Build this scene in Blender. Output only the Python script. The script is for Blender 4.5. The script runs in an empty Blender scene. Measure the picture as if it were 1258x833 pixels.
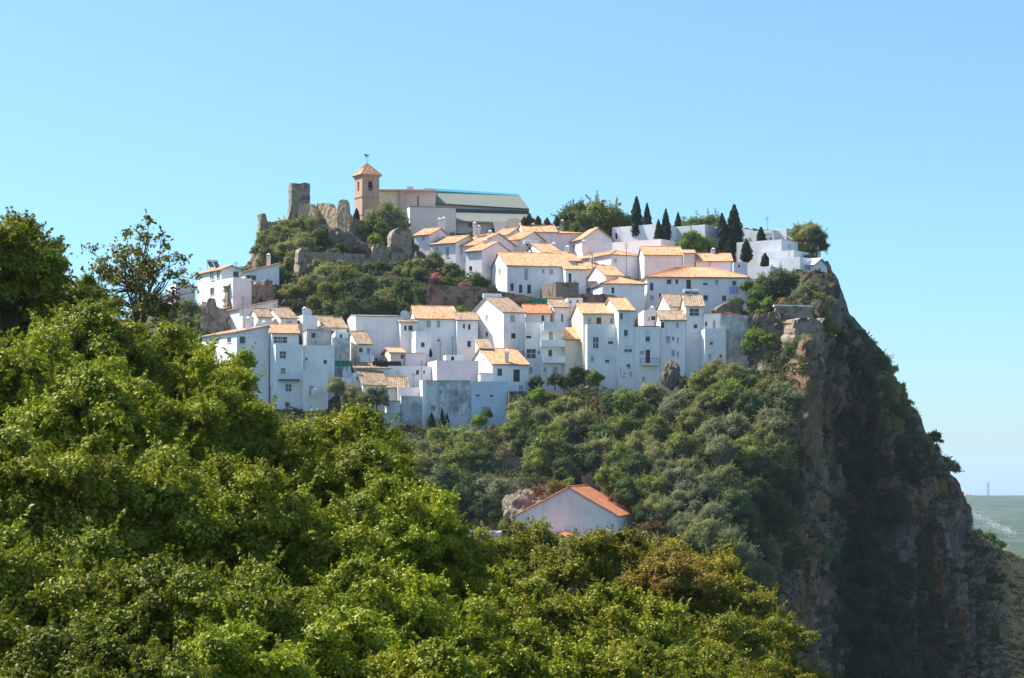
import bpy, math, random
import numpy as np
from mathutils import Vector, noise as mnoise
R = math.radians
F, CX, HY = 2500.0, 629.0, 565.0          # focal length and principal point, photo pixels
rng = np.random.default_rng(7); rnd = random.Random(11)
sc = bpy.context.scene
col = sc.collection

def P(px, py, D):
    return Vector(((px-CX)*D/F, D, (HY-py)*D/F))

# ------------------------------------------------------------------ render / camera / light
cam = bpy.data.cameras.new('camera'); co = bpy.data.objects.new('camera', cam); col.objects.link(co)
co.rotation_euler = (R(90), 0, 0); cam.sensor_width = 36; cam.lens = 36*F/1258
cam.shift_y = (HY-416.5)/1258; cam.clip_start = .5; cam.clip_end = 200000
sc.camera = co
sc.view_settings.view_transform = 'Standard'; sc.view_settings.look = 'None'
sc.view_settings.exposure = 0.98; sc.view_settings.gamma = 1
try:
    sc.cycles.max_bounces = 8; sc.cycles.diffuse_bounces = 4; sc.cycles.transmission_bounces = 4
    sc.cycles.volume_bounces = 0; sc.cycles.use_denoising = True
except Exception: pass
SUN = Vector((-.92, .36, 1.16)).normalized()
el = math.asin(SUN.z); az = math.atan2(SUN.x, SUN.y)
w = bpy.data.worlds.new('World'); sc.world = w; w.use_nodes = True
nt = w.node_tree; sky = nt.nodes.new('ShaderNodeTexSky'); sky.sky_type = 'NISHITA'; sky.sun_disc = False
sky.sun_elevation = el; sky.sun_rotation = az; sky.air_density = 1.0; sky.dust_density = .2; sky.ozone_density = 3.; sky.altitude = 400
bg = nt.nodes['Background']; bg.inputs[1].default_value = .13
tn_ = nt.nodes.new('ShaderNodeMix'); tn_.data_type = 'RGBA'; tn_.blend_type = 'MULTIPLY'; tn_.inputs[0].default_value = 1; tn_.inputs[7].default_value = (.86, .97, 1.0, 1)
tc_ = nt.nodes.new('ShaderNodeTexCoord'); sp_ = nt.nodes.new('ShaderNodeSeparateXYZ'); cr_ = nt.nodes.new('ShaderNodeValToRGB'); nt.links.new(tc_.outputs['Generated'], sp_.inputs[0]); nt.links.new(sp_.outputs[2], cr_.inputs[0])
for p_, c_ in ((0., (.37, .50, .66, 1)), (.1, (.46, .63, .72, 1)), (.22, (.57, .72, .77, 1)), (.5, (1.08, 1., .92, 1))):
    e_ = cr_.color_ramp.elements[0] if p_ == 0 else cr_.color_ramp.elements[-1] if p_ == .5 else cr_.color_ramp.elements.new(p_)
    e_.position = p_; e_.color = c_
nt.links.new(cr_.outputs[0], tn_.inputs[7])
nt.links.new(sky.outputs[0], tn_.inputs[6]); nt.links.new(tn_.outputs[2], bg.inputs[0])
sl = bpy.data.lights.new('sun', 'SUN'); so = bpy.data.objects.new('sun', sl); col.objects.link(so)
sl.energy = 4.6; sl.angle = R(.5); sl.color = (1, .955, .88)
so.rotation_euler = SUN.to_track_quat('Z', 'Y').to_euler()

# ------------------------------------------------------------------ materials
class MAT:
    def __init__(s, name):
        s.m = bpy.data.materials.new(name); s.m.use_nodes = True
        s.n = s.m.node_tree.nodes; s.l = s.m.node_tree.links; s.b = s.n['Principled BSDF']
        s.out = s.n['Material Output']
    def new(s, t, **k):
        x = s.n.new(t)
        for a, v in k.items():
            if isinstance(v, (int, float, tuple)) and a in x.inputs: x.inputs[a].default_value = v
            else: setattr(x, a, v)
        return x
    def tex(s, vec, scale, detail=4, rough=.55, kind='ShaderNodeTexNoise'):
        t = s.n.new(kind); t.inputs['Scale'].default_value = scale
        if 'Detail' in t.inputs: t.inputs['Detail'].default_value = detail
        if kind == 'ShaderNodeTexNoise': t.inputs['Roughness'].default_value = rough
        if vec is not None: s.l.new(vec, t.inputs['Vector'])
        return t
    def mapping(s, vec, scale):
        m = s.n.new('ShaderNodeMapping'); m.inputs['Scale'].default_value = scale
        s.l.new(vec, m.inputs['Vector']); return m.outputs[0]
    def ramp(s, fac, stops):
        r = s.n.new('ShaderNodeValToRGB'); e = r.color_ramp.elements
        while len(e) < len(stops): e.new(.5)
        for x, (p, c) in zip(e, stops):
            x.position = p; x.color = (c, c, c, 1) if isinstance(c, (int, float)) else (*c, 1)
        s.l.new(fac, r.inputs[0]); return r.outputs[0]
    def mix(s, fac, a, b, mode='MIX'):
        m = s.n.new('ShaderNodeMix'); m.data_type = 'RGBA'; m.blend_type = mode
        for sock, v in ((m.inputs[0], fac), (m.inputs[6], a), (m.inputs[7], b)):
            if hasattr(v, 'is_output'): s.l.new(v, sock)
            elif isinstance(v, tuple): sock.default_value = (*v, 1)
            else: sock.default_value = v
        return m.outputs[2]
    def bump(s, h, st=.5, dist=.05):
        b = s.n.new('ShaderNodeBump'); b.inputs['Strength'].default_value = st; b.inputs['Distance'].default_value = dist
        s.l.new(h, b.inputs['Height']); s.l.new(b.outputs[0], s.b.inputs['Normal'])
    def objc(s):
        o = s.n.new('ShaderNodeObjectInfo'); return o
    def coord(s):
        # object coordinates shifted by a per-object random amount, so no two walls share their stains
        t = s.n.new('ShaderNodeTexCoord'); o = s.n.new('ShaderNodeObjectInfo')
        a = s.n.new('ShaderNodeVectorMath'); a.operation = 'ADD'
        m = s.n.new('ShaderNodeMath'); m.operation = 'MULTIPLY'; m.inputs[1].default_value = 300
        s.l.new(o.outputs['Random'], m.inputs[0]); s.l.new(t.outputs['Object'], a.inputs[0]); s.l.new(m.outputs[0], a.inputs[1])
        return a.outputs[0], o
    def base(s, c, rough=.85, spec=.3):
        if hasattr(c, 'is_output'): s.l.new(c, s.b.inputs['Base Color'])
        else: s.b.inputs['Base Color'].default_value = (*c, 1)
        s.b.inputs['Roughness'].default_value = rough
        s.b.inputs['Specular IOR Level'].default_value = spec

def plaster(name, grime, dark=(.16, .155, .15), patch=.0):
    M = MAT(name); v, o = M.coord()
    st = M.tex(M.mapping(v, (1.6, 1.6, .16)), 1.3, 6, .65)
    bl = M.tex(v, .45, 6, .6)
    f1 = M.ramp(st.outputs[0], [(.52, 0.), (.8, grime)])
    f2 = M.ramp(bl.outputs[0], [(.5, 0.), (.72, grime)])
    c = M.mix(f1, o.outputs['Color'], dark)
    c = M.mix(f2, c, dark)
    if patch:
        p = M.tex(v, .8, 8, .7); f3 = M.ramp(p.outputs[0], [(.5, 0.), (.56, patch)]); c = M.mix(f3, c, (.22, .215, .20))
    lum = M.tex(v, .25, 2); c = M.mix(M.ramp(lum.outputs[0], [(.3, 0.), (.7, .12)]), c, (.62, .60, .57))
    M.base(c, .9, .2); M.bump(M.tex(v, 7, 5).outputs[0], .35, .04); return M.m
m_plaster = plaster('limewashed_plaster', .30, (.34, .33, .31))
m_worn = plaster('worn_plaster', .45, (.25, .23, .2))
m_stained = plaster('stained_render', .75, (.10, .105, .11), .55)

def tiles(name, a, b, c3, lichen=.3):
    M = MAT(name); t = M.n.new('ShaderNodeTexCoord'); o = M.objc()
    v = M.mapping(t.outputs['UV'], (1/.26, 1/.42, 1))
    fl = M.n.new('ShaderNodeVectorMath'); fl.operation = 'FLOOR'; M.l.new(v, fl.inputs[0])
    wn = M.n.new('ShaderNodeTexWhiteNoise'); wn.noise_dimensions = '2D'; M.l.new(fl.outputs[0], wn.inputs['Vector'])
    cc = M.ramp(wn.outputs[0], [(0., a), (.5, b), (1., c3)])
    vv, _ = M.coord(); st_ = M.tex(M.mapping(t.outputs['UV'], (2.6, .55, 1)), 1., 4, .7)
    cc = M.mix(M.ramp(st_.outputs[0], [(.42, 0.), (.6, .75)]), cc, tuple(min(.85, x*1.12) for x in c3))
    st2 = M.tex(M.mapping(t.outputs['UV'], (3.4, .8, 1)), 1.7, 4, .7)
    cc = M.mix(M.ramp(st2.outputs[0], [(.5, 0.), (.66, .7)]), cc, tuple(x*.6 for x in a))
    n = M.tex(vv, .9, 6, .65)
    cc = M.mix(M.ramp(n.outputs[0], [(.52, 0.), (.7, lichen)]), cc, (.20, .14, .08))
    M.base(cc, .85, .2)
    w_ = M.n.new('ShaderNodeTexWave'); w_.bands_direction = 'Y'; w_.wave_profile = 'SAW'; w_.inputs['Scale'].default_value = .5/ math.pi*1.0
    M.l.new(v, w_.inputs['Vector']); M.bump(wn.outputs[0], .25, .03); return M.m
m_tile = tiles('clay_tiles', (.50, .20, .085), (.65, .30, .14), (.73, .41, .23), .35)
m_red = tiles('new_clay_tiles', (.52, .15, .06), (.62, .20, .085), (.68, .28, .14), .15)
m_old = tiles('old_clay_tiles', (.22, .14, .09), (.33, .22, .14), (.45, .32, .20), .7)

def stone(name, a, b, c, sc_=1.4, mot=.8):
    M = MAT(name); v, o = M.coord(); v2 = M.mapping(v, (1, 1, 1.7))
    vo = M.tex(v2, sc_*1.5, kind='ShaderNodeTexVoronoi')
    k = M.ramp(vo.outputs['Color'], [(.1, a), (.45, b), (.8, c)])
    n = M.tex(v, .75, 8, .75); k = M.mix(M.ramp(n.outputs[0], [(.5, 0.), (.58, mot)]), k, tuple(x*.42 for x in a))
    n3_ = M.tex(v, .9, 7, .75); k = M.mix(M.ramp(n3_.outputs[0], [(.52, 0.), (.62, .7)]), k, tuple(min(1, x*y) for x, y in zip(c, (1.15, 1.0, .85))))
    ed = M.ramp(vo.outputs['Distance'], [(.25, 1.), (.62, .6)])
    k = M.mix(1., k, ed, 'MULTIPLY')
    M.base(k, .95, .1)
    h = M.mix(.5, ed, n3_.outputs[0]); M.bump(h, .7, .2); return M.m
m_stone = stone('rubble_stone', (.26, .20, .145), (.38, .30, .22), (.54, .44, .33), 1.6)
m_stonelit = stone('sunlit_rubble_stone', (.58, .39, .21), (.70, .49, .28), (.78, .59, .37), 2.0, .35)  # castle stone again, with warm sunlight put into its colour
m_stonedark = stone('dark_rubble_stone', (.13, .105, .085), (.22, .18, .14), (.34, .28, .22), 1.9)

def plain(name, c, rough=.6, spec=.4, metal=0., var=.15, em=None):
    M = MAT(name); v, o = M.coord()
    n = M.tex(v, 2.5, 4); k = M.mix(M.ramp(n.outputs[0], [(.35, 0.), (.7, var)]), c, tuple(x*.45 for x in c))
    M.base(k, rough, spec); M.b.inputs['Metallic'].default_value = metal; return M.m
m_glass = plain('window_glass', (.018, .02, .025), .12, .5, var=.6)
m_frame = plain('white_frame', (.72, .72, .70), .5)
m_brownwood = plain('brown_wood', (.10, .05, .03), .6)
m_blind = plain('grey_blind', (.42, .45, .46), .6)
m_blue = plain('blue_paint', (.04, .07, .30), .5)
m_iron = plain('black_iron', (.03, .03, .035), .5)
m_tarp = plain('green_netting', (.01, .26, .15), .7)
m_purple = plain('violet_cloth', (.42, .38, .78), .8)
m_zinc = plain('grey_green_zinc', (.20, .215, .17), .55, .3, 0., .2)
m_teal = plain('teal_glazing', (.03, .30, .36), .3, .5, 0., .3)
m_brick = tiles('tower_brick', (.50, .29, .20), (.56, .34, .24), (.60, .38, .27), .1)
m_ochre = plain('ochre_render', (.60, .46, .30), .9, .2, 0., .35)
m_slab = plain('concrete_slab', (.34, .30, .26), .9, .2, 0, .4)
m_panel = plain('solar_glass', (.03, .035, .05), .2, .6)
m_tank = plain('steel_tank', (.75, .76, .78), .3, .5, .4)
m_bronze = plain('bronze', (.07, .06, .045), .4, .5, .7)
m_bark = plain('bark', (.10, .075, .055), .95, .1, 0, .6)
m_dish = plain('dish_grey', (.62, .63, .64), .4)

def leafmat(name, transl=.38, spec=.25, varamt=.5):
    M = MAT(name); o = M.objc(); at = M.n.new('ShaderNodeAttribute'); at.attribute_name = 'tint'
    f = M.ramp(at.outputs['Fac'], [(0., .45), (.5, 1.), (1., 1.55)])
    c = M.mix(1., o.outputs['Color'], f, 'MULTIPLY')
    hs = M.n.new('ShaderNodeHueSaturation'); M.l.new(c, hs.inputs['Color'])
    mr = M.n.new('ShaderNodeMapRange'); mr.inputs[3].default_value = .478; mr.inputs[4].default_value = .515
    at2 = M.n.new('ShaderNodeAttribute'); at2.attribute_name = 'hue'
    M.l.new(at2.outputs['Fac'], mr.inputs[0]); M.l.new(mr.outputs[0], hs.inputs['Hue'])
    M.base(hs.outputs[0], .55, spec)
    tr = M.n.new('ShaderNodeBsdfTranslucent')
    tc = M.mix(1., hs.outputs[0], (1.5, 1.45, .55), 'MULTIPLY'); M.l.new(tc, tr.inputs[0])
    mx = M.n.new('ShaderNodeMixShader'); mx.inputs[0].default_value = transl
    M.l.new(M.b.outputs[0], mx.inputs[1]); M.l.new(tr.outputs[0], mx.inputs[2]); M.l.new(mx.outputs[0], M.out.inputs[0])
    return M.m
m_leaf = leafmat('broad_leaves', .22, .22)
m_oleaf = leafmat('olive_leaves', .28, .12)

def rockmat():
    M = MAT('hill_rock_and_scrub'); t = M.n.new('ShaderNodeTexCoord'); v = t.outputs['Object']
    g = M.n.new('ShaderNodeNewGeometry')
    n1 = M.tex(M.mapping(v, (1, .6, .22)), .22, 9, .68); n2 = M.tex(M.mapping(v, (1, .6, .10)), .42, 8, .62)
    n3_ = M.tex(v, 1.1, 9, .75); n4 = M.tex(M.mapping(v, (1, .6, .35)), .09, 5)
    c = M.ramp(n1.outputs[0], [(.38, (.05, .042, .038)), (.48, (.17, .14, .12)), (.6, (.36, .30, .25))])
    c = M.mix(M.ramp(n2.outputs[0], [(.5, 0.), (.6, .9)]), c, (.46, .20, .075))
    c = M.mix(M.ramp(n4.outputs[0], [(.5, 0.), (.62, .55)]), c, (.38, .22, .11))
    c = M.mix(M.ramp(n3_.outputs[0], [(.5, 0.), (.62, .75)]), c, (.07, .06, .05))
    sx = M.n.new('ShaderNodeSeparateXYZ'); M.l.new(g.outputs['Normal'], sx.inputs[0])
    soil = M.ramp(n3_.outputs[0], [(.38, (.045, .05, .02)), (.5, (.10, .085, .042)), (.6, (.24, .18, .10)), (.7, (.06, .065, .028))])
    sp = M.n.new('ShaderNodeSeparateXYZ'); M.l.new(v, sp.inputs[0])
    dry = M.ramp(n3_.outputs[0], [(.36, (.16, .12, .04)), (.48, (.46, .27, .11)), (.6, (.62, .43, .22))])
    gx = M.n.new('ShaderNodeMapRange'); gx.inputs[1].default_value = 82; gx.inputs[2].default_value = 90; M.l.new(sp.outputs[0], gx.inputs[0]); soil = M.mix(gx.outputs[0], soil, dry)
    c = M.mix(M.ramp(sx.outputs[2], [(.5, 0.), (.72, 1.)]), c, soil)
    c = M.mix(gx.outputs[0], c, dry)
    M.base(c, .95, .1)
    h = M.mix(.5, n1.outputs[0], n3_.outputs[0]); M.bump(h, 1., 1.6); return M.m
m_rock = rockmat()
def boulder():
    M = MAT('pale_rock'); v, o = M.coord(); n1 = M.tex(v, .5, 9, .65); n2 = M.tex(v, 1.5, 6, .7)
    c = M.ramp(n1.outputs[0], [(.4, (.13, .11, .09)), (.5, (.27, .225, .17)), (.62, (.22, .15, .09))])
    c = M.mix(M.ramp(n2.outputs[0], [(.5, 0.), (.7, .7)]), c, (.12, .11, .07)); M.base(c, .95, .1); M.bump(n1.outputs[0], 1., .6); return M.m
m_boulder = boulder()
def soilmat():
    M = MAT('woodland_soil'); t = M.n.new('ShaderNodeTexCoord'); v = t.outputs['Object']
    n = M.tex(v, .05, 10, .7); n2 = M.tex(v, .011, 8, .7)
    c = M.ramp(n.outputs[0], [(.4, (.035, .05, .018)), (.55, (.07, .085, .035)), (.7, (.17, .13, .08))])
    c2 = M.ramp(n2.outputs[0], [(.40, (.008, .025, .008)), (.5, (.028, .055, .018)), (.6, (.10, .11, .06))])
    c = M.mix(.75, c, c2); M.base(c, 1., .05); M.bump(n.outputs[0], .8, .8); return M.m
m_soil = soilmat()
m_sea = plain('sea_water', (.03, .08, .14), .25, .5, 0, .1)

# ------------------------------------------------------------------ object helpers
class MB:
    def __init__(s): s.v = []; s.f = []; s.m = []; s.uv = []
    def face(s, pts, m=0, uv=None):
        i = len(s.v); s.v += [tuple(p) for p in pts]; s.f.append(tuple(range(i, i+len(pts)))); s.m.append(m)
        s.uv.append(uv if uv else [(p[0]+p[1], p[2]) for p in pts])
    def hexa(s, a, m=0):     # a = 8 points: bottom 4 (ccw from above), top 4
        for q in ((3,2,1,0),(4,5,6,7),(0,1,5,4),(1,2,6,5),(2,3,7,6),(3,0,4,7)): s.face([a[i] for i in q], m)
    def box(s, o, ax, ay, az_, m=0):   # origin corner and three edge vectors
        o, ax, ay, az_ = map(Vector, (o, ax, ay, az_))
        s.hexa([o, o+ax, o+ax+ay, o+ay, o+az_, o+ax+az_, o+ax+ay+az_, o+ay+az_], m)
    def tube(s, pts, rad, n=6, m=0, cap=True):
        pts = [Vector(p) for p in pts]; rings = []
        for i, p in enumerate(pts):
            d = (pts[min(i+1, len(pts)-1)]-pts[max(i-1, 0)]).normalized()
            a = d.orthogonal().normalized(); b = d.cross(a)
            r = rad[i] if isinstance(rad, (list, tuple)) else rad
            rings.append([p+(a*math.cos(k*2*math.pi/n)+b*math.sin(k*2*math.pi/n))*r for k in range(n)])
        for i in range(len(rings)-1):
            for k in range(n): s.face([rings[i][k], rings[i][(k+1)%n], rings[i+1][(k+1)%n], rings[i+1][k]], m)
        if cap: s.face(rings[-1], m); s.face(rings[0][::-1], m)
    def build(s, name, mats, parent=None, loc=None, smooth=False, weld=False):
        me = bpy.data.meshes.new(name); me.from_pydata(s.v, [], s.f)
        for mm in (mats if isinstance(mats, (list, tuple)) else [mats]): me.materials.append(mm)
        me.polygons.foreach_set('material_index', s.m)
        u = me.uv_layers.new(name='UVMap'); u.data.foreach_set('uv', [c for q in s.uv for p in q for c in p])
        if smooth: me.polygons.foreach_set('use_smooth', [True]*len(s.f))
        if weld:
            import bmesh
            b = bmesh.new(); b.from_mesh(me); bmesh.ops.remove_doubles(b, verts=b.verts, dist=.001); bmesh.ops.recalc_face_normals(b, faces=b.faces); b.to_mesh(me); b.free()
        o = bpy.data.objects.new(name, me); col.objects.link(o)
        if parent: o.parent = parent
        if loc is not None: o.location = loc
        return o
def tag(o, label=None, cat=None, group=None, kind=None):
    for k, v in (('label', label), ('category', cat), ('group', group), ('kind', kind)):
        if v: o[k] = v
    return o
def empty(name, loc, label, cat, group=None):
    o = bpy.data.objects.new(name, None); col.objects.link(o); o.location = loc; o.empty_display_size = .3
    return tag(o, label, cat, group)
def n3(p, s=1., o=0.): return mnoise.noise(Vector((p[0]*s+o, p[1]*s-o, p[2]*s+o*.5)))

# ------------------------------------------------------------------ the hill: lofted profiles (photo y, depth) per photo x
COLS = {
 -260: [(960,190),(700,215),(620,240),(560,270),(545,290)],
 -40: [(960,186),(700,210),(560,240),(490,265),(470,285)],
 110: [(960,184),(700,205),(560,232),(470,256),(430,272),(405,287)],
 205: [(960,180),(700,200),(540,230),(480,247),(420,262),(392,274),(376,290)],
 265: [(960,180),(700,200),(520,236),(497,246),(430,257),(404,263),(385,269),(372,278),(352,290)],
 304: [(960,180),(700,200),(540,232),(498,246),(405,261),(384,267),(378,271),(350,277),(347,286),(325,295)],
 322: [(960,180),(700,200),(540,232),(498,247),(405,261),(384,267),(362,273),(346,279),(300,290),(286,296),(280,302)],
 350: [(960,180),(700,203),(540,235),(498,248),(410,263),(388,268),(368,272),(340,281),(326,286),(308,292),(288,298),(273,304)],
 400: [(960,180),(700,205),(545,235),(500,247),(450,255),(412,264),(393,268),(378,272),(332,282),(324,288),(311,290),(300,300),(285,306),(278,313)],
 450: [(960,178),(700,202),(550,234),(508,246),(450,255),(412,263),(396,267),(380,272),(350,280),(326,285),(318,290),(303,302),(285,314),(279,318)],
 500: [(960,176),(700,200),(560,230),(518,243),(480,250),(440,257),(395,266),(382,270),(352,277),(330,284),(322,290),(300,302),(283,316)],
 560: [(960,172),(700,200),(600,220),(525,242),(470,251),(440,257),(390,267),(370,271),(353,278),(330,288),(305,299),(281,316)],
 640: [(960,172),(700,195),(600,215),(510,238),(480,246),(440,256),(390,266),(368,272),(345,281),(320,292),(300,302),(280,318)],
 750: [(960,172),(700,195),(600,214),(520,234),(480,245),(440,254),(390,265),(368,272),(345,280),(320,290),(300,301),(280,318)],
 850: [(960,174),(700,197),(600,213),(520,230),(475,242),(440,251),(388,263),(372,270),(340,280),(320,290),(300,301),(281,318)],
 905: [(960,182),(700,201),(600,214),(520,228),(445,241),(425,248),(388,258),(372,268),(342,279),(320,290),(300,301),(281,316)],
 950: [(960,200),(800,208),(700,214),(600,220),(520,228),(440,240),(410,247),(390,256),(376,264),(342,276),(322,288),(300,300),(282,314)],
 985: [(960,222),(800,226),(700,228),(600,230),(500,233),(430,238),(405,243),(392,252),(378,262),(345,273),(338,283),(320,294),(300,308)],
 1005: [(960,232),(800,238),(700,241),(600,243),(560,246),(500,245),(440,247),(410,251),(380,262),(350,272),(338,282),(322,292),(314,302)],
 1022: [(960,244),(800,252),(700,258),(600,268),(540,272),(470,262),(430,262),(400,266),(370,274),(345,286),(335,298)],
 1040: [(960,246),(800,256),(700,264),(600,274),(520,280),(470,274),(430,272),(410,280),(395,290),(388,298)],
 1080: [(960,250),(800,258),(700,262),(640,268),(560,276),(500,276),(460,279),(440,288),(428,300)],
 1110: [(960,254),(800,262),(700,265),(640,268),(580,276),(540,280),(500,286),(482,300)],
 1140: [(960,258),(800,266),(720,270),(640,273),(590,279),(560,288),(545,304)],
 1168: [(960,264),(800,272),(720,276),(660,279),(610,284),(592,294),(585,306)],
 1183: [(960,268),(800,278),(740,282),(680,285),(640,288),(618,296),(606,308)],
 1192: [(960,270),(860,285),(800,292),(740,302),(700,312),(672,326),(655,344)],
 1216: [(960,290),(860,308),(800,318),(740,334),(700,350),(680,364),(664,380)],
 1240: [(960,330),(860,348),(800,360),(740,376),(710,390),(694,402),(678,418)],
 1262: [(960,360),(860,378),(800,390),(740,406),(715,418),(702,428),(688,442)],
 1420: [(960,400),(860,415),(820,425),(780,435),(760,450),(745,470)],
}
CK = sorted(COLS)
NS = 90
def resample(c):
    a = np.array(c, float); pts = np.c_[a[:, 0], a[:, 1]]
    t = (960-a[:, 0])/(960-a[-1, 0]); q = np.linspace(0, 1, NS)
    return np.interp(q, t, a[:, 0]), np.interp(q, t, a[:, 1])
RS = {k: resample(COLS[k]) for k in CK}
def profile(px):
    px = min(max(px, CK[0]), CK[-1]-1e-3)
    i = max(j for j in range(len(CK)) if CK[j] <= px); a, b = CK[i], CK[i+1]; f = (px-a)/(b-a); f = f*f*(3-2*f)*.5+f*.5
    return RS[a][0]*(1-f)+RS[b][0]*f, RS[a][1]*(1-f)+RS[b][1]*f
def DH(px, py):
    y, d = profile(px); return float(np.interp(-py, -y, d))
def crest(px): return float(profile(px)[0][-1])

def village(px, py):     # how much the rock relief is flattened under the houses
    a = min(1, max(0, (px-230)/40))*min(1, max(0, (960-px)/60)); b = min(1, max(0, (540-py)/40))
    return a*b
PADS = []
def cut(p):
    for C, f, s, L, W, bx0, bx1, by0, by1 in PADS:
        if not (bx0 < p.x < bx1 and by0 < p.y < by1): continue
        d = p-C; u = d.x*f.x+d.y*f.y; v = d.x*s.x+d.y*s.y
        if v > W+.8: continue
        du = max(0, -u, u-L)-.4; fr = max(0, C.y-p.y) if v < 0 else 0
        lim = C.z-fr*C.z/C.y-.25+max(0, du)*1.1+max(0, fr-14)*1.5
        if p.z > lim: p.z = lim
    return p
def add_pad(C, f, s, L, W):
    q = [C, C+f*L, C+s*W, C+f*L+s*W]; xs = [v.x for v in q]; ys = [v.y for v in q]
    PADS.append((C, f, s, L, W, min(xs)-3, max(xs)+3, min(ys)-24, max(ys)+3))
def hill():
    xs = np.unique(np.concatenate([np.arange(-260, 930, 5.), np.arange(930, 1200, 1.6), np.arange(1200, 1420, 4.)]))
    V = []; nb = 10
    for px in xs:
        y, d = profile(px)
        # refine the stations for the rock
        q = np.linspace(0, NS-1, 230); yy = np.interp(q, range(NS), y); dd = np.interp(q, range(NS), d)
        ext = [Vector(P(px, yy[0], dd[0])) + Vector((0, -25*(3-k)/3, -22*(3-k)/3)) for k in range(3)]
        colv = ext
        for a, b in zip(yy, dd):
            p = P(px, a, b); v = 1-village(px, a)*.85
            cl = min(1, max(0, (px-940)/40))
            amp = (.8+2.2*cl)*v
            fr = mnoise.fractal(Vector((p.x*.05, p.y*.05, p.z*.03)), 1., 2., 5)
            rd = abs(mnoise.noise(Vector((p.x*.16, p.y*.1, p.z*.04+7))))
            edge = min(1, (a-yy[-1])/14)
            if cl > 0:
                q3 = Vector((p.x*.075, p.y*.04, p.z*.022)); rib = 1-2*abs(mnoise.noise(q3*1.6)); rib2 = 1-2*abs(mnoise.noise(Vector((p.x*.33, p.y*.2, p.z*.07+3))))
                big = mnoise.fractal(q3+Vector((5, 0, 0)), 1., 2., 3); fine = mnoise.fractal(Vector((p.x*.45, p.y*.3, p.z*.35)), .9, 2., 5); led = mnoise.noise(Vector((p.x*.05, 3., p.z*.22)))
                k = cl*min(1, (a-yy[-1])/26+.25)
                p = p + Vector((.6*fine*k, -(3.6*big+2.2*rib+1.5*rib2+1.6*fine+1.3*led)*k, (.6*fine+.5*led)*k*.8))
            colv.append(cut(p + Vector((.4*fr*amp, fr*1.2*min(amp, 1.2), fr*min(amp, 1.)*.5*edge))))
        top = colv[-1]; zt = top.z
        for k in range(1, nb+1):
            t = k/nb; bk = min(1, max(0, (px-930)/100)); colv.append(top + Vector((0, (12*t+50*t*t)*(1-bk)+(5*t+16*t*t)*bk, -(zt+60)*t**(2.2-1.1*bk) - .5*t)))
        V.append(colv)
    nx, ny = len(V), len(V[0]); me = bpy.data.meshes.new('hill')
    vs = [tuple(p) for c in V for p in c]
    fs = [(i*ny+j, (i+1)*ny+j, (i+1)*ny+j+1, i*ny+j+1) for i in range(nx-1) for j in range(ny-1)]
    me.from_pydata(vs, [], fs); me.materials.append(m_rock)
    me.polygons.foreach_set('use_smooth', [True]*len(fs))
    o = bpy.data.objects.new('hill', me); col.objects.link(o); tag(o, 'rocky scrub-covered hill with a cliff on its right', 'hill', kind='structure')

# ------------------------------------------------------------------ foliage
def leaf_mesh(name, C, N, size, mats, elong=1.7, tint=None, hue=None):
    n = len(C); r = rng.normal(size=(n, 3)); t = np.cross(N, r); t /= np.linalg.norm(t, axis=1)[:, None]+1e-9
    s = np.cross(N, t); a = (size*.5*elong)[:, None]; b = (size*.5)[:, None]
    bend = N*(size*.18)[:, None]
    V = np.stack([C-t*a-bend, C-s*b, C+t*a-bend, C+s*b], 1).reshape(-1, 3)
    me = bpy.data.meshes.new(name); me.vertices.add(4*n); me.vertices.foreach_set('co', V.astype(np.float32).ravel())
    me.loops.add(4*n); me.loops.foreach_set('vertex_index', np.arange(4*n, dtype=np.int32))
    me.polygons.add(n); me.polygons.foreach_set('loop_start', np.arange(0, 4*n, 4, dtype=np.int32))
    try: me.polygons.foreach_set('loop_total', np.full(n, 4, np.int32))
    except Exception: pass
    at = me.attributes.new('tint', 'FLOAT', 'FACE'); at.data.foreach_set('value', (rng.random(n) if tint is None else tint).astype(np.float32))
    at = me.attributes.new('hue', 'FLOAT', 'FACE'); at.data.foreach_set('value', (rng.random(n) if hue is None else hue).astype(np.float32))
    for m in mats: me.materials.append(m)
    me.update(calc_edges=True); me.validate(); return me
def unit(n):
    v = rng.normal(size=(n, 3)); return v/np.linalg.norm(v, axis=1)[:, None]
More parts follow.
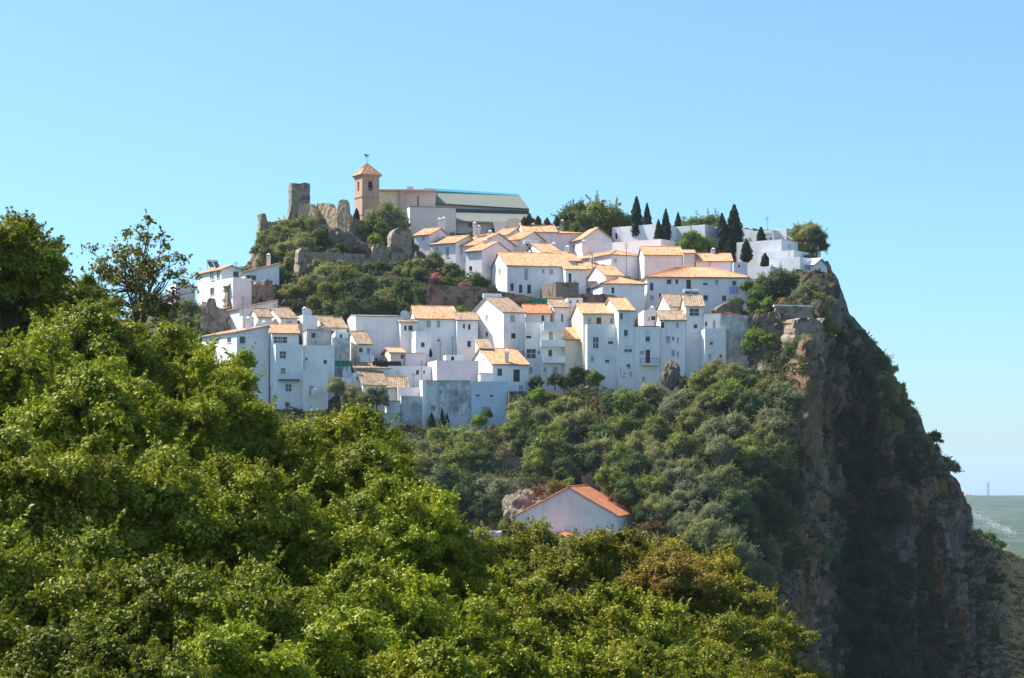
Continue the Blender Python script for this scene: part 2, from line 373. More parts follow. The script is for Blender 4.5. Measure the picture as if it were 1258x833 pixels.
def lumps_leaves(L, rad, per, size, fill=.35, spread=.9, tuft=.72, shoots=0):
    C = []; N = []; T = []; H = []
    for c, r in zip(L, rad):
        k = int(per*(r/np.mean(rad))**2); u = unit(k); u[:, 2] = np.where(u[:, 2] < -.35, -u[:, 2]*.6, u[:, 2])
        u /= np.linalg.norm(u, axis=1)[:, None]
        # every clump is a handful of smaller tufts, so outlines stay ragged and gaps stay dark
        nt_ = 11; tf = unit(nt_)*np.array([1, 1, .85]); tf[:, 2] = np.where(tf[:, 2] < (-.3 if tuft > .6 else -.8), -tf[:, 2], tf[:, 2]); tr = rng.uniform(.45, .95, nt_); idx = rng.integers(0, nt_, k)
        rr = r*(1-fill*rng.random(k)**1.4)*rng.uniform(.28, .46, nt_)[idx]*(1 if tuft > .6 else 1.5)
        q = c+u*rr[:, None]*np.array([1, 1, .8]) + (tf*tr[:, None])[idx]*r*tuft + rng.normal(size=(k, 3))*r*.075
        if shoots:
            ks = int(k*.16); sd = unit(shoots)+np.array([-.1, 0, .55]); sd /= np.linalg.norm(sd, axis=1)[:, None]; ii = rng.integers(0, shoots, ks); tt = .55+rng.random(ks)*.85
            q[:ks] = c+sd[ii]*(tt*r*rng.uniform(.8, 1.2, shoots)[ii])[:, None]+rng.normal(size=(ks, 3))*r*(.10*(1.55-tt))[:, None]
        C.append(q); nn = u*.75+tf[idx]*.35+unit(k)*spread*.85+np.array([0, 0, .3]); N.append(nn/np.linalg.norm(nn, axis=1)[:, None])
        T.append(np.clip(rng.normal(.5, .2, k)+rng.normal(0, .10), 0, 1)); H.append(np.clip(rng.normal(.5, .2, k)+rng.normal(0, .18), 0, 1))
    C = np.concatenate(C); N = np.concatenate(N); sz = size*(.6+.8*rng.random(len(C)))
    return C, N, sz, np.concatenate(T), np.concatenate(H)
def limb(mb, a, b, r0, r1, wob=.08, seg=6, n=6):
    a, b = Vector(a), Vector(b); L = (b-a).length; pts = []; rr = []
    o = rnd.random()*90
    for i in range(seg+1):
        t = i/seg; p = a.lerp(b, t); p.z += math.sin(t*math.pi)*L*.07
        p += Vector((n3(p, .9, o), n3(p, .9, o+5), n3(p, .9, o+9)))*L*wob*math.sin(t*math.pi)*1.6
        pts.append(p); rr.append(r0*(1-t)+r1*t)
    mb.tube(pts, rr, n, cap=False); return pts
# each proto: crown radius 1; base at z = 0
def make_proto(kind, nl, per, leafs, H, flat, trunk_r, limbs=True, dense=1., lr=(.26, .42), matl=None, seed=0, shell=.55, hem=-.35):
    global rng
    rng = np.random.default_rng(100+seed); rnd.seed(seed)
    L = []; rad = []
    while len(L) < nl:
        u = unit(1)[0]
        if u[2] < hem: continue
        k = shell+(1-shell)*rng.random()**.6
        k *= .78+.5*mnoise.noise(Vector((u[0]*1.7+seed, u[1]*1.7, u[2]*1.7)))
        p = np.array([u[0]*k, u[1]*k, u[2]*k*flat])*.86
        L.append(p+np.array([0, 0, H])); rad.append(lr[0]+(lr[1]-lr[0])*rng.random())
    C, N, sz, T, Hh = lumps_leaves(L, rad, per, leafs, tuft=.72 if kind in ('big', 'open', 'thin') else .5, shoots={'big': 6, 'open': 4, 'thin': 7, 'oak': 6, 'olive': 6}.get(kind, 4))
    me = leaf_mesh('crown', C, N, sz, [matl or m_oleaf], tint=T, hue=Hh)
    mb = MB(); base = Vector((0, 0, -.5)); fork = Vector((rnd.uniform(-.08, .08), rnd.uniform(-.08, .08), H*.42))
    limb(mb, base, fork, trunk_r*1.3, trunk_r, .05, 6, 8)
    order = sorted(range(nl), key=lambda i: rnd.random())
    mains = []
    for i in order[:5]:
        e = Vector(L[i]).lerp(fork, .35); limb(mb, fork, e, trunk_r*.75, trunk_r*.4, .12); mains.append(e)
    if limbs:
        for i in order[5:5+(nl*2)//3]:
            q = Vector(L[i]); m_ = min(mains, key=lambda e: (e-q).length); limb(mb, m_, q, trunk_r*.32, trunk_r*.08, .14, 5, 4)
    to = mb.build('trunk', m_bark)
    co_ = bpy.data.objects.new('crown', me); col.objects.link(co_)
    zt = max(p[2] for p in L)+np.mean(rad)*.75
    return dict(trunk=to, crown=co_, top=float(zt), used=False, H=H)
PROTO = {}
def proto(k):
    if k in PROTO: return PROTO[k]
    kind, i = k
    if kind == 'big':  p = make_proto('big', 112, 980, .0235, 1.25, .92, .05, seed=i+1, matl=m_leaf, lr=(.11, .31), shell=.35, hem=-.85)
    if kind == 'open': p = make_proto('open', 120, 52, .026, 1.35, .95, .04, seed=i+23, matl=m_leaf, lr=(.07, .17), shell=.3, hem=-.7)
    if kind == 'thin': p = make_proto('thin', 84, 420, .021, 1.2, .7, .045, seed=i+30, matl=m_leaf, lr=(.11, .22), shell=.5, hem=-.4)
    if kind == 'olive': p = make_proto('olive', 36, 900, .035, .56, 1.0, .05, seed=i+40, lr=(.24, .44), shell=.62, hem=-.7)
    if kind == 'oak': p = make_proto('oak', 40, 800, .038, .58, .98, .05, seed=i+60, lr=(.22, .42), matl=m_leaf, shell=.6, hem=-.7)
    if kind == 'bush': p = make_proto('bush', 30, 480, .055, .38, .85, .03, seed=i+80, lr=(.2, .4), shell=.5, hem=-.5)
    if kind == 'cypress':
        global rng
        rng = np.random.default_rng(300+i); rnd.seed(i)
        n = 9000; z = rng.random(n)**.9; prof = (np.clip(z*6, 0, 1)**.6)*(1-np.clip((z-.35)/.67, 0, 1)**1.7)*.5
        a = rng.random(n)*2*math.pi; lob = 1+.16*np.sin(a*3+z*9+i)+.14*np.sin(a*5-z*17+i*2)+.10*np.sin(z*43+a*2)
        r = prof*lob*(1-.35*rng.random(n)**2)
        C = np.c_[r*np.cos(a), r*np.sin(a), .0+z*3.4]+rng.normal(size=(n, 3))*.02
        N = np.c_[np.cos(a), np.sin(a), np.full(n, .5)]+unit(n)*.7; N /= np.linalg.norm(N, axis=1)[:, None]
        me = leaf_mesh('crown', C, N, .07*(.6+.8*rng.random(n)), [m_oleaf], elong=2.2)
        mb = MB(); mb.tube([(0, 0, -.5), (0, 0, .4), (0, 0, 2.6)], [.06, .05, .015], 7)
        to = mb.build('trunk', m_bark); c_ = bpy.data.objects.new('crown', me); col.objects.link(c_)
        p = dict(trunk=to, crown=c_, top=3.4, used=False, H=1.7)
    PROTO[k] = p; return p
def put_tree(k, name, cat, loc, s, rz, color, label, group=None, sz=None, tilt=0):
    p = proto(k); root = empty(name, loc, label, cat, group); root.rotation_euler = (tilt, 0, rz); root.scale = (s, s, sz or s)
    if not p['used']: t, c = p['trunk'], p['crown']; p['used'] = True
    else:
        t, c = p['trunk'].copy(), p['crown'].copy(); col.objects.link(t); col.objects.link(c)
    t.parent = root; c.parent = root; c.color = (*color, 1); return root

# ------------------------------------------------------------------ buildings
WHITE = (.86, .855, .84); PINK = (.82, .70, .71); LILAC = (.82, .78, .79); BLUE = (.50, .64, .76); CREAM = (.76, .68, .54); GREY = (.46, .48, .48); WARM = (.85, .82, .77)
def proj(v): return CX+v.x/v.y*F
def hitface(C, d, px, py):
    k = (px-CX)/F; t = (k*C.y-C.x)/(d.x-k*d.y); D = C.y+t*d.y
    return t, (HY-py)/F*D
def frame_of(C, xc, xf, xs, W, th=None):
    sg = 1 if xf > xc else -1
    def dirs(a): return Vector((sg*math.cos(a), math.sin(a), 0)), Vector((-sg*math.sin(a), math.cos(a), 0))
    if th is None:
        lo, hi = R(-12), R(78)
        for _ in range(40):
            mid = (lo+hi)/2; s = dirs(mid)[1]; x = proj(C+s*W)
            if sg*(x-xs) > 0: lo = mid
            else: hi = mid
        th = (lo+hi)/2
    else: th = R(th)
    f, s = dirs(th); L, _ = hitface(C, f, xf, 400)
    return f, s, max(L, .5)
def panel(mb, a, b, c, d, th=.13, m=0, per=.13, mu=1):
    """corrugated tile sheet a-b eave, d-c ridge"""
    a, b, c, d = map(Vector, (a, b, c, d)); Lu = max((b-a).length, (c-d).length); n = max(2, int(Lu/per)); 
    nrm = (b-a).cross(d-a)
    if nrm.length < 1e-6: nrm = (c-a).cross(d-a)
    nrm.normalize()
    if nrm.z < 0: nrm = -nrm
    Lv = (d-a).length; kv = max(1, int(Lv/1.2)); o = rnd.random()*100
    def pt(i, j):
        u, v = i/n, j/kv; p = a.lerp(b, u).lerp(d.lerp(c, u), v)
        return p+nrm*((.035 if i % 2 else -.0)+.03*n3(p, .6, o)), (u*Lu+o, v*Lv)
    for j in range(kv):
        for i in range(n):
            q = [pt(i, j), pt(i+1, j), pt(i+1, j+1), pt(i, j+1)]
            mb.face([x[0] for x in q], m, [x[1] for x in q])
    lo = [x-nrm*th for x in (a, b, c, d)]; mb.face(lo[::-1], mu)
    for p, q, p2, q2 in ((a, b, lo[0], lo[1]), (b, c, lo[1], lo[2]), (c, d, lo[2], lo[3]), (d, a, lo[3], lo[0])):
        if (p-q).length > .01: mb.face([p2, q2, q, p], mu)
def open_grid(mb, o, d, L, z0, z1, holes, depth, inward, m=0):
    us = sorted({0, L, *[h[0] for h in holes], *[h[1] for h in holes]}); zs = sorted({z0, z1, *[h[2] for h in holes], *[h[3] for h in holes]})
    pt = lambda u, z, k=0: o+d*u+Vector((0, 0, z))+inward*k
    for i in range(len(us)-1):
        for j in range(len(zs)-1):
            uc, zc = (us[i]+us[i+1])/2, (zs[j]+zs[j+1])/2
            if any(h[0] < uc < h[1] and h[2] < zc < h[3] for h in holes): continue
            mb.face([pt(us[i], zs[j]), pt(us[i+1], zs[j]), pt(us[i+1], zs[j+1]), pt(us[i], zs[j+1])], m)
    for (a, b, c, e) in holes:
        mb.face([pt(a, c), pt(b, c), pt(b, c, depth), pt(a, c, depth)], m); mb.face([pt(a, e), pt(b, e), pt(b, e, depth), pt(a, e, depth)], m)
        mb.face([pt(a, c), pt(a, e), pt(a, e, depth), pt(a, c, depth)], m); mb.face([pt(b, c), pt(b, e), pt(b, e, depth), pt(b, c, depth)], m)
        mb.face([pt(a, c, depth), pt(b, c, depth), pt(b, e, depth), pt(a, e, depth)], m)
def window(root, o, d, out, h, kind, z0):
    """o + d*u + z ; out = unit outwards; h = (u0,u1,z0,z1) rectangle of the opening"""
    a, b, c, e = h; dep = .16
    pt = lambda u, z, k: o+d*u+Vector((0, 0, z))-out*k
    w_ = .04; fr = MB(); pane = MB()
    def bar(u0, u1, zz0, zz1, k0=.07, k1=.15, mb=fr):
        mb.box(pt(u0, zz0, k1), d*(u1-u0), out*(k1-k0), Vector((0, 0, zz1-zz0)))
    if kind in 'wvg':
        bar(a, a+w_, c, e); bar(b-w_, b, c, e); bar(a+w_, b-w_, c, c+w_); bar(a+w_, b-w_, e-w_, e)
        if b-a > .85: bar((a+b)/2-w_*.6, (a+b)/2+w_*.6, c+w_, e-w_, .075)
        if kind == 'g':
            n = max(2, int((b-a)/.45))
            for i in range(1, n): bar(a+(b-a)*i/n-.03, a+(b-a)*i/n+.03, c+w_, e-w_, .08)
            bar(a+w_, b-w_, (c+e)/2-.03, (c+e)/2+.03, .09)
        bar(a-.06, b+.06, c-.07, c-.003, -.07, -.003)
        bar(a+w_, b-w_, c+w_, e-w_, .11, .13, pane)
        if kind == 'v':   # roller shutter half down
            bar(a+w_, b-w_, c+(e-c)*.45, e-w_, .06, .105, fr)
        f = fr.build('window', m_frame, root); pane.build('pane', m_glass, f)
    elif kind == 'b':
        bar(a-.05, b+.05, c-.07, c-.003, -.06, -.003)
        k = c
        while k < e-.03: bar(a, b, k, min(k+.085, e), .07, .10, pane); k += .1
        f = fr.build('window', m_frame, root); pane.build('shutter', m_blind, f)
    elif kind in 'dBG':
        m = {'d': m_brownwood, 'B': m_blue, 'G': m_slab}[kind]
        bar(a, a+.07, c, e, .05, .15); bar(b-.07, b, c, e, .05, .15); bar(a+.07, b-.07, e-.07, e, .05, .15)
        bar(a+.07, b-.07, c, e-.07, .10, .13, pane)
        for i in range(2):
            for j in range(2): bar(a+.07+(b-a-.14)*(.1+.47*i), a+.07+(b-a-.14)*(.43+.47*i), c+(e-c)*(.08+.46*j), c+(e-c)*(.42+.46*j), .085, .1, pane)
        f = pane.build('door', m, root); fr.build('door_frame', m_frame if kind != 'd' else m_brownwood, f)
    elif kind == 'o':      # dark pane stands in for the shade inside a doorway or loggia
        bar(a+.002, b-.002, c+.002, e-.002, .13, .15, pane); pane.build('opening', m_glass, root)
def build_chimney(roof, base, h=1.1, w_=.5, mat=None):
    mb = MB(); x, y, z = base; W = Vector
    mb.box(W((x-w_/2, y-w_/2, z-.6)), (w_, 0, 0), (0, w_, 0), (0, 0, h+.6))
    mb.box(W((x-w_/2-.07, y-w_/2-.07, z+h+.002)), (w_+.14, 0, 0), (0, w_+.14, 0), (0, 0, .09))
    for i in (0, 1):
        for j in (0, 1): mb.box(W((x-w_/2+i*(w_-.12), y-w_/2+j*(w_-.12), z+h+.094)), (.12, 0, 0), (0, .12, 0), (0, 0, .22))
    c = W((x, y, z+h+.318)); q = [W((x-w_/2-.05, y-w_/2-.05, c.z)), W((x+w_/2+.05, y-w_/2-.05, c.z)), W((x+w_/2+.05, y+w_/2+.05, c.z)), W((x-w_/2-.05, y+w_/2+.05, c.z))]
    for i in range(4): mb.face([q[i], q[(i+1) % 4], c+W((0, 0, .28))])
    mb.face(q[::-1])
    o = mb.build('chimney', mat or m_plaster, roof); o.color = (.78, .76, .74, 1); return o
def build_heater(roof, p, ang=0, s=1.):
    mb = MB(); c, sn = math.cos(ang), math.sin(ang); p = Vector(p)
    X = Vector((c, sn, 0)); Y = Vector((-sn, c, 0)); Z = Vector((0, 0, 1)); sl_ = (Y*.8+Z*.6)
    for k in (-1, .1): mb.box(p+X*k*s, X*.92*s, sl_*1.9*s, sl_.cross(X)*-.08*s)
    f = mb.build('solar_heater', m_panel, roof)
    t = MB(); q = p+sl_*2.0*s+Z*.12*s; t.tube([q-X*1.1*s, q+X*1.1*s], .27*s, 12); t.build('water_tank', m_tank, f)
    for k in (-.8, .8):
        for aa, bb in ((p+X*k*s+Y*1.6*s-Z*.3*s, q+X*k*s), (p+X*k*s-Z*.3*s, p+X*k*s+sl_*.1)):
            l = MB(); l.tube([aa, bb], .04*s, 5); l.build('support_leg', m_iron, f)
def build_dish(roof, p, r=.5, d=(.3, -1, .35)):
    p = Vector(p); d = Vector(d).normalized(); a = d.orthogonal().normalized(); b = d.cross(a); mb = MB(); n = 14
    rings = [[p+d*(.18*r*(k/3)**2*1.6)+(a*math.cos(i*2*math.pi/n)+b*math.sin(i*2*math.pi/n))*r*k/3 for i in range(n)] for k in (1, 2, 3)]
    for i in range(n): mb.face([p, rings[0][i], rings[0][(i+1) % n]])
    for k in (0, 1):
        for i in range(n): mb.face([rings[k][i], rings[k+1][i], rings[k+1][(i+1) % n], rings[k][(i+1) % n]])
    mb.tube([p-Vector((0, 0, r*1.8)), p], .03, 5); mb.tube([p-Vector((0, 0, .9*r)), p+d*r*.9], .015, 4)
    mb.build('satellite_dish', m_dish, roof)
HOUSES = {}
def house(label, xc, xf, xs, yt, yb, W=6., D=None, roof='gs', pitch=19, col_=WHITE, mat=None, tile=None, wins=(), th=None,
          name='house', cat='house', group=None, ch=(), over=.32, ext=5., heater=(), dish=(), rise=None, peak=.5, par=.25, extra=None, dd=0., trim=None, under=None):
    D = (D if D is not None else DH(xc, yb)-.6)+dd
    C = P(xc, yb, D); f, s, L = frame_of(C, xc, xf, xs, W, th)
    zt = (HY-yt)/F*D; H = zt-C.z; root = empty(name, C, label, cat, group)
    mat = mat or m_plaster; tile = tile or m_tile; O = Vector((0, 0, 0)); up = Vector((0, 0, 1))
    of, os_ = -s, -f
    holes = {'F': [], 'S': []}; pend = []
    for wn in wins:
        face, px, py, wp, hp, kind = wn
        base, d = (C, f) if face == 'F' else (C, s)
        u, z = hitface(base, d, px, py); Dp = (base+d*u).y
        # apparent width is foreshortened along the wall
        u2, _ = hitface(base, d, px+wp*.5*(1 if (d.x > 0) else -1), py); hw = min(abs(u2-u), 1.6 if face == 'F' else .9) ; hh = hp*.5/F*Dp
        full = L if face == 'F' else W
        z -= C.z; a, b, c, e = u-hw, u+hw, z-hh, z+hh
        a, b = max(a, .08), min(b, full-.08)
        if b-a < .2: continue
        flush = e > H-.05
        if not flush: holes[face].append((a, b, c, e))
        pend.append((face, d, of if face == 'F' else os_, (a, b, c, e), kind, flush))
    mb = MB()
    open_grid(mb, O, f, L, -ext, H, holes['F'], .155, s); open_grid(mb, O, s, W, -ext, H, holes['S'], .155, f)
    A, B, Cc, Dd = O, f*L, f*L+s*W, s*W
    zz = lambda p, h: p+up*h
    mb.face([zz(B, -ext), zz(Cc, -ext), zz(Cc, H), zz(B, H)]); mb.face([zz(Cc, -ext), zz(Dd, -ext), zz(Dd, H), zz(Cc, H)])
    rf = MB(); tn = math.tan(R(pitch)); ov = over; T = .09
    roof_mats = [tile, m_slab]
    if roof == 'flat':
        t = min(par, H*.4)
        ins = .22
        a2, b2, c2, d2 = A+f*ins+s*ins, B-f*ins+s*ins, Cc-f*ins-s*ins, Dd+f*ins-s*ins
        for p, q, p2, q2 in ((A, B, a2, b2), (B, Cc, b2, c2), (Cc, Dd, c2, d2), (Dd, A, d2, a2)):
            mb.face([zz(p, H), zz(q, H), zz(q2, H), zz(p2, H)]); mb.face([zz(p2, H), zz(q2, H), zz(q2, H-t), zz(p2, H-t)])
        rf.face([zz(a2, H-t), zz(b2, H-t), zz(c2, H-t), zz(d2, H-t)]); roof_mats = [m_slab]
        if trim:   # a thin coping slab
            cp = MB()
            for p, q in ((A, B), (A, Dd)):
                e1 = (q-p).normalized(); n1 = (of if p is A and q is B else os_)
                cp.box(zz(p, H+.003)+n1*.08, (q-p), -n1*.32, up*.07)
            cp.build('coping', trim, root)
    else:
        if roof == 'gs':   # gable on the side, ridge parallel to the front
            r = rise or W*peak*tn; mid = s*W*peak
            for p in (A, B): mb.face([zz(p, H), zz(p+s*W, H), zz(p+mid, H+r)])
            k = r/(W*peak); k2 = r/(W*(1-peak)); e0 = up*T
            panel(rf, zz(A-s*ov-f*ov*.6, H-ov*k)+e0, zz(B-s*ov+f*ov*.6, H-ov*k)+e0, zz(B+mid+f*ov*.6, H+r)+e0, zz(A+mid-f*ov*.6, H+r)+e0)
            panel(rf, zz(Cc+s*ov+f*ov*.6, H-ov*k2)+e0, zz(Dd+s*ov-f*ov*.6, H-ov*k2)+e0, zz(A+mid-f*ov*.6, H+r)+e0, zz(B+mid+f*ov*.6, H+r)+e0)
            rf.tube([zz(A+mid-f*ov*.6, H+r)+e0*1.1, zz(B+mid+f*ov*.6, H+r)+e0*1.1], .09, 6)
        elif roof == 'gf':
            r = rise or L*peak*tn; mid = f*L*peak
            for p in (A, Dd): mb.face([zz(p, H), zz(p+f*L, H), zz(p+mid, H+r)])
            k = r/(L*peak); k2 = r/(L*(1-peak)); e0 = up*T
            panel(rf, zz(A-f*ov-s*ov, H-ov*k)+e0, zz(Dd-f*ov+s*ov, H-ov*k)+e0, zz(Dd+mid+s*ov, H+r)+e0, zz(A+mid-s*ov, H+r)+e0)
            panel(rf, zz(B+f*ov-s*ov, H-ov*k2)+e0, zz(Cc+f*ov+s*ov, H-ov*k2)+e0, zz(Dd+mid+s*ov, H+r)+e0, zz(A+mid-s*ov, H+r)+e0)
            rf.tube([zz(A+mid-s*ov, H+r)+e0*1.1, zz(Dd+mid+s*ov, H+r)+e0*1.1], .09, 6)
        elif roof == 'sf':
            r = rise or W*tn; k = r/W; e0 = up*T
            for p in (A, B): mb.face([zz(p, H), zz(p+s*W, H), zz(p+s*W, H+r)])
            mb.face([zz(Dd, H), zz(Cc, H), zz(Cc, H+r), zz(Dd, H+r)])
            panel(rf, zz(A-s*ov-f*ov*.5, H-ov*k)+e0, zz(B-s*ov+f*ov*.5, H-ov*k)+e0, zz(Cc+f*ov*.5, H+r)+e0, zz(Dd-f*ov*.5, H+r)+e0)
        elif roof in ('sl', 'sr'):     # low edge at the side wall / at the far end of the front
            r = rise or L*tn; k = r/L; e0 = up*T
            lo, hi = ((O, f*L) if roof == 'sl' else (f*L, O)); df = (f if roof == 'sl' else -f)
            for p in (O, s*W): mb.face([zz(lo+p, H), zz(hi+p, H), zz(hi+p, H+r)])
            mb.face([zz(hi, H), zz(hi+s*W, H), zz(hi+s*W, H+r), zz(hi, H+r)])
            panel(rf, zz(lo-df*ov-s*ov, H-ov*k)+e0, zz(lo-df*ov+s*(W+ov), H-ov*k)+e0, zz(hi+s*(W+ov), H+r)+e0, zz(hi-s*ov, H+r)+e0)
        elif roof == 'hip':
            e0 = up*T; A1, B1, C1, D1 = [zz(x, H-ov*tn)+e0 for x in (A-f*ov-s*ov, B+f*ov-s*ov, Cc+f*ov+s*ov, Dd-f*ov+s*ov)]
            m_ = min(L, W)/2; r = rise or m_*tn
            if L >= W: r1 = zz(A+s*W/2+f*m_, H+r)+e0; r2 = zz(B+s*W/2-f*m_, H+r)+e0
            else: r1 = zz(A+f*L/2+s*m_, H+r)+e0; r2 = zz(Dd+f*L/2-s*m_, H+r)+e0
            if L >= W: panel(rf, A1, B1, r2, r1); panel(rf, C1, D1, r1, r2); panel(rf, D1, A1, r1, r1); panel(rf, B1, C1, r2, r2)
            else: panel(rf, D1, A1, r1, r2); panel(rf, B1, C1, r2, r1); panel(rf, A1, B1, r1, r1); panel(rf, C1, D1, r2, r2)
            for x, y in ((A1, r1), (B1, r2 if L >= W else r1), (r1, r2)): rf.tube([x+up*.03, y+up*.03], .08, 6)
    wo = mb.build('wall', mat, root); wo.color = (*col_, 1)
    ro = rf.build('roof', roof_mats, root)
    for face, d, out, h, kind, flush in pend: window(root, out*(.16 if flush else 0), d, out, h, kind, 0)
    mean = C+f*L*.5+s*W*.5
    for c_ in ch:      # chimneys: (px, py of their foot, height)
        Dc = mean.y+(c_[3] if len(c_) > 3 else 0); build_chimney(ro, P(c_[0], c_[1], Dc)-C, c_[2]*Dc/F)
    for hx, hy, a_, sc__ in heater: build_heater(ro, P(hx, hy, mean.y)-C, a_, sc__)
    for hx, hy, rr in dish: build_dish(ro, P(hx, hy, mean.y-.5)-C, rr)
    if roof != 'flat' and rnd.random() < .45 or roof == 'flat' and rnd.random() < .3:
        ax = MB(); b_ = f*L*rnd.uniform(.2, .8)+s*W*.5+up*H; h_ = rnd.uniform(1.6, 2.8); ax.tube([b_, b_+up*h_], .03, 5)
        for k_ in (.8, .88, .96): ax.tube([b_+up*h_*k_-f*.35, b_+up*h_*k_+f*.35], .016, 4)
        ax.tube([b_+up*h_*.88-s*.5, b_+up*h_*.88+s*.5], .016, 4); ax.build('aerial', m_iron, ro)
    if extra: extra(root, C, f, s, L, H)
    HOUSES[label] = (C, f, s, L, W, H)
    return root
def balcony(root, C, f, s, px0, px1, pyslab, hrail, depth=1.1, solid=True, mat=None, thick=.18):
    a, z = hitface(C, f, px0, pyslab); b, _ = hitface(C, f, px1, pyslab); a, b = min(a, b), max(a, b); z -= C.z
    Dp = C.y; h = hrail*Dp/F; up = Vector((0, 0, 1)); mb = MB(); out = -s
    mb.box(f*a+up*z+out*.003, f*(b-a), out*depth, up*-thick)
    o = mb.build('balcony', m_plaster, root); o.color = (*WHITE, 1); r = MB()
    if solid:
        r.box(f*a+up*(z+.002)+out*(depth-.1), f*(b-a), out*.1, up*h)
        r.box(f*a+up*(z+.002)+out*.004, f*.1, out*(depth-.11), up*h); r.box(f*(b-.1)+up*(z+.002)+out*.004, f*.1, out*(depth-.11), up*h)
        q = r.build('parapet', m_plaster, o); q.color = (*WHITE, 1)
    else:
        n = int((b-a)/.14)
        for i in range(n+1): p = f*(a+(b-a)*i/n)+up*z+out*(depth-.05); r.tube([p, p+up*h], .018, 4, cap=False)
        for k in (.04, h): r.tube([f*a+up*(z+k)+out*(depth-.05), f*b+up*(z+k)+out*(depth-.05)], .025, 4)
        for e_ in (a, b):
            for k in (h*.3, h*.65, h): r.tube([f*e_+up*(z+k)+out*(depth-.05), f*e_+up*(z+k)+out*.01], .02, 4)
        r.build('railing', mat or m_iron, o)

def ruin(label, prof, yb, D, th=0., thick=1.3, mat=None, name='stone_wall', cat='stone wall', holes=(), rough=.28, ext=4., D2=None, group=None, step=.24, col_=None, taper=0):
    """prof: top outline [(px,py)...] of a free-standing wall; D at first point (D2 at last)"""
    D2 = D if D2 is None else D2
    a = P(prof[0][0], yb, D); e = P(prof[-1][0], yb, D2); d = Vector((e.x-a.x, e.y-a.y, 0)); L = d.length; d.normalize(); n_ = Vector((d.y, -d.x, 0))
    if n_.y > 0: n_ = -n_
    n = max(3, int(L/step)); pts = []; xs = [p[0] for p in prof]; ys = [p[1] for p in prof]
    hts = []
    for i in range(n+1):
        q = a+d*(L*i/n); px = proj(q); py = np.interp(px, xs, ys); hts.append((HY-py)/F*q.y-a.z)
    nz = max(4, int(max(hts)/step)+2); o_ = rnd.random()*50; up = Vector((0, 0, 1))
    hol = []
    for (hx, hy, w_, h_) in holes:
        u, z = hitface(a, d, hx, hy); hol.append((u-w_/2, u+w_/2, z-a.z-h_/2, z-a.z+h_/2))
    def pt(i, j, side):
        t = j/nz; u = L*i/n; h = hts[i]+rough*.6*n3((u, 0, o_), 2.6)+rough*.5*(mnoise.noise(Vector((round(u*1.6), o_, 0)))>.1)
        z = -ext+(h+ext)*t; p = d*u+up*z+n_*(thick/2*side*(1-taper*t))
        k = rough*.7*mnoise.fractal(Vector((u*1.3+o_, z*1.3, side*3.)), .7, 2., 4)+.06*mnoise.noise(Vector((u*4, z*4, o_)))
        p += n_*k*side; 
        if i in (0, n): p += d*(rough*1.2*n3((z*.8, side, o_), 1.3))
        return p
    mb = MB(); F_ = [[pt(i, j, 1) for j in range(nz+1)] for i in range(n+1)]; B_ = [[pt(i, j, -1) for j in range(nz+1)] for i in range(n+1)]
    def inh(i, j):
        c = (F_[i][j]+F_[i+1][j+1])*.5; u = c.dot(d); return any(h[0] < u < h[1] and h[2] < c.z < h[3] for h in hol)
    for i in range(n):
        for j in range(nz):
            if inh(i, j):
                for q in ((i, j, i+1, j), (i, j+1, i+1, j+1), (i, j, i, j+1), (i+1, j, i+1, j+1)):
                    mb.face([F_[q[0]][q[1]], F_[q[2]][q[3]], B_[q[2]][q[3]], B_[q[0]][q[1]]])
                continue
            mb.face([F_[i][j], F_[i+1][j], F_[i+1][j+1], F_[i][j+1]]); mb.face([B_[i+1][j], B_[i][j], B_[i][j+1], B_[i+1][j+1]])
        mb.face([F_[i][nz], F_[i+1][nz], B_[i+1][nz], B_[i][nz]])
    for i in (0, n):
        for j in range(nz): mb.face([F_[i][j], F_[i][j+1], B_[i][j+1], B_[i][j]])
    if ext > 1: add_pad(a, d, -n_, L, thick)
    o = mb.build(name, mat or m_stone, None, a, weld=True); tag(o, label, cat, group); return o

# ------------------------------------------------------------------ the village, row by row (photo pixels give each corner, the depth comes from the hill)
# --- far left, below the castle rock
house('small pink-white house half hidden behind the sparse tree, far left of the village', 216, 240, 207, 352, 372, 5, roof='sr', pitch=9, col_=LILAC, tile=m_slab)
house('low white house at the left edge, seen through the branches of the sparse tree', 186, 206, 178, 360, 374, 5, roof='flat', col_=WARM)
def xterr(root, C, f, s, L, H): pass
house('tall white house with a dark solar heater on its roof, on the left spur', 272, 296, 243, 331, 377, 8.5, dd=1, roof='gf', pitch=22, col_=WARM,
      wins=[('S',260.7,337.5,5,9,'w'),('S',268.0,337.5,4,9,'w'),('S',260.7,358,5,9,'w'),('F',290,337,7,7,'o')], heater=[(264,328.5,.5,.75)], tile=m_tile)
house('white walled terrace in front of the house with the solar heater', 286, 309, 271, 341, 374, 4, roof='flat', par=1.0, col_=WHITE, name='terrace', cat='terrace', D=268)
house('white house with sloping tiled roof and a chimney at the foot of the castle rock', 301, 343, 296, 334, 347, 6, roof='sl', pitch=15, th=22, col_=WHITE, D=276, ch=[(330,323,7)], wins=[('F',309,341,12,6,'w')])
house('low white house with a bright red sloping roof under the stone bank', 294, 341, 291, 379, 388, 6, roof='sl', th=26, pitch=13, tile=m_red, D=264.5)
house('low flat-roofed white house left of the house with two brown roof slopes', 298, 312, 277, 388, 404, 5, roof='flat', col_=WARM, D=258.5)
house('small white house with a weathered brown roof behind the chimneyed house', 317, 334, 305, 389, 403, 5, pitch=24, tile=m_old, D=259, col_=WARM, wins=[('F',326,397,3,4,'w')])
house('white gabled house with a brown patchy roof under the dark bank', 345, 365, 323, 390, 404, 6.5, pitch=24, tile=m_old, D=260, col_=WARM, wins=[('F',355,397,7,5,'b')])
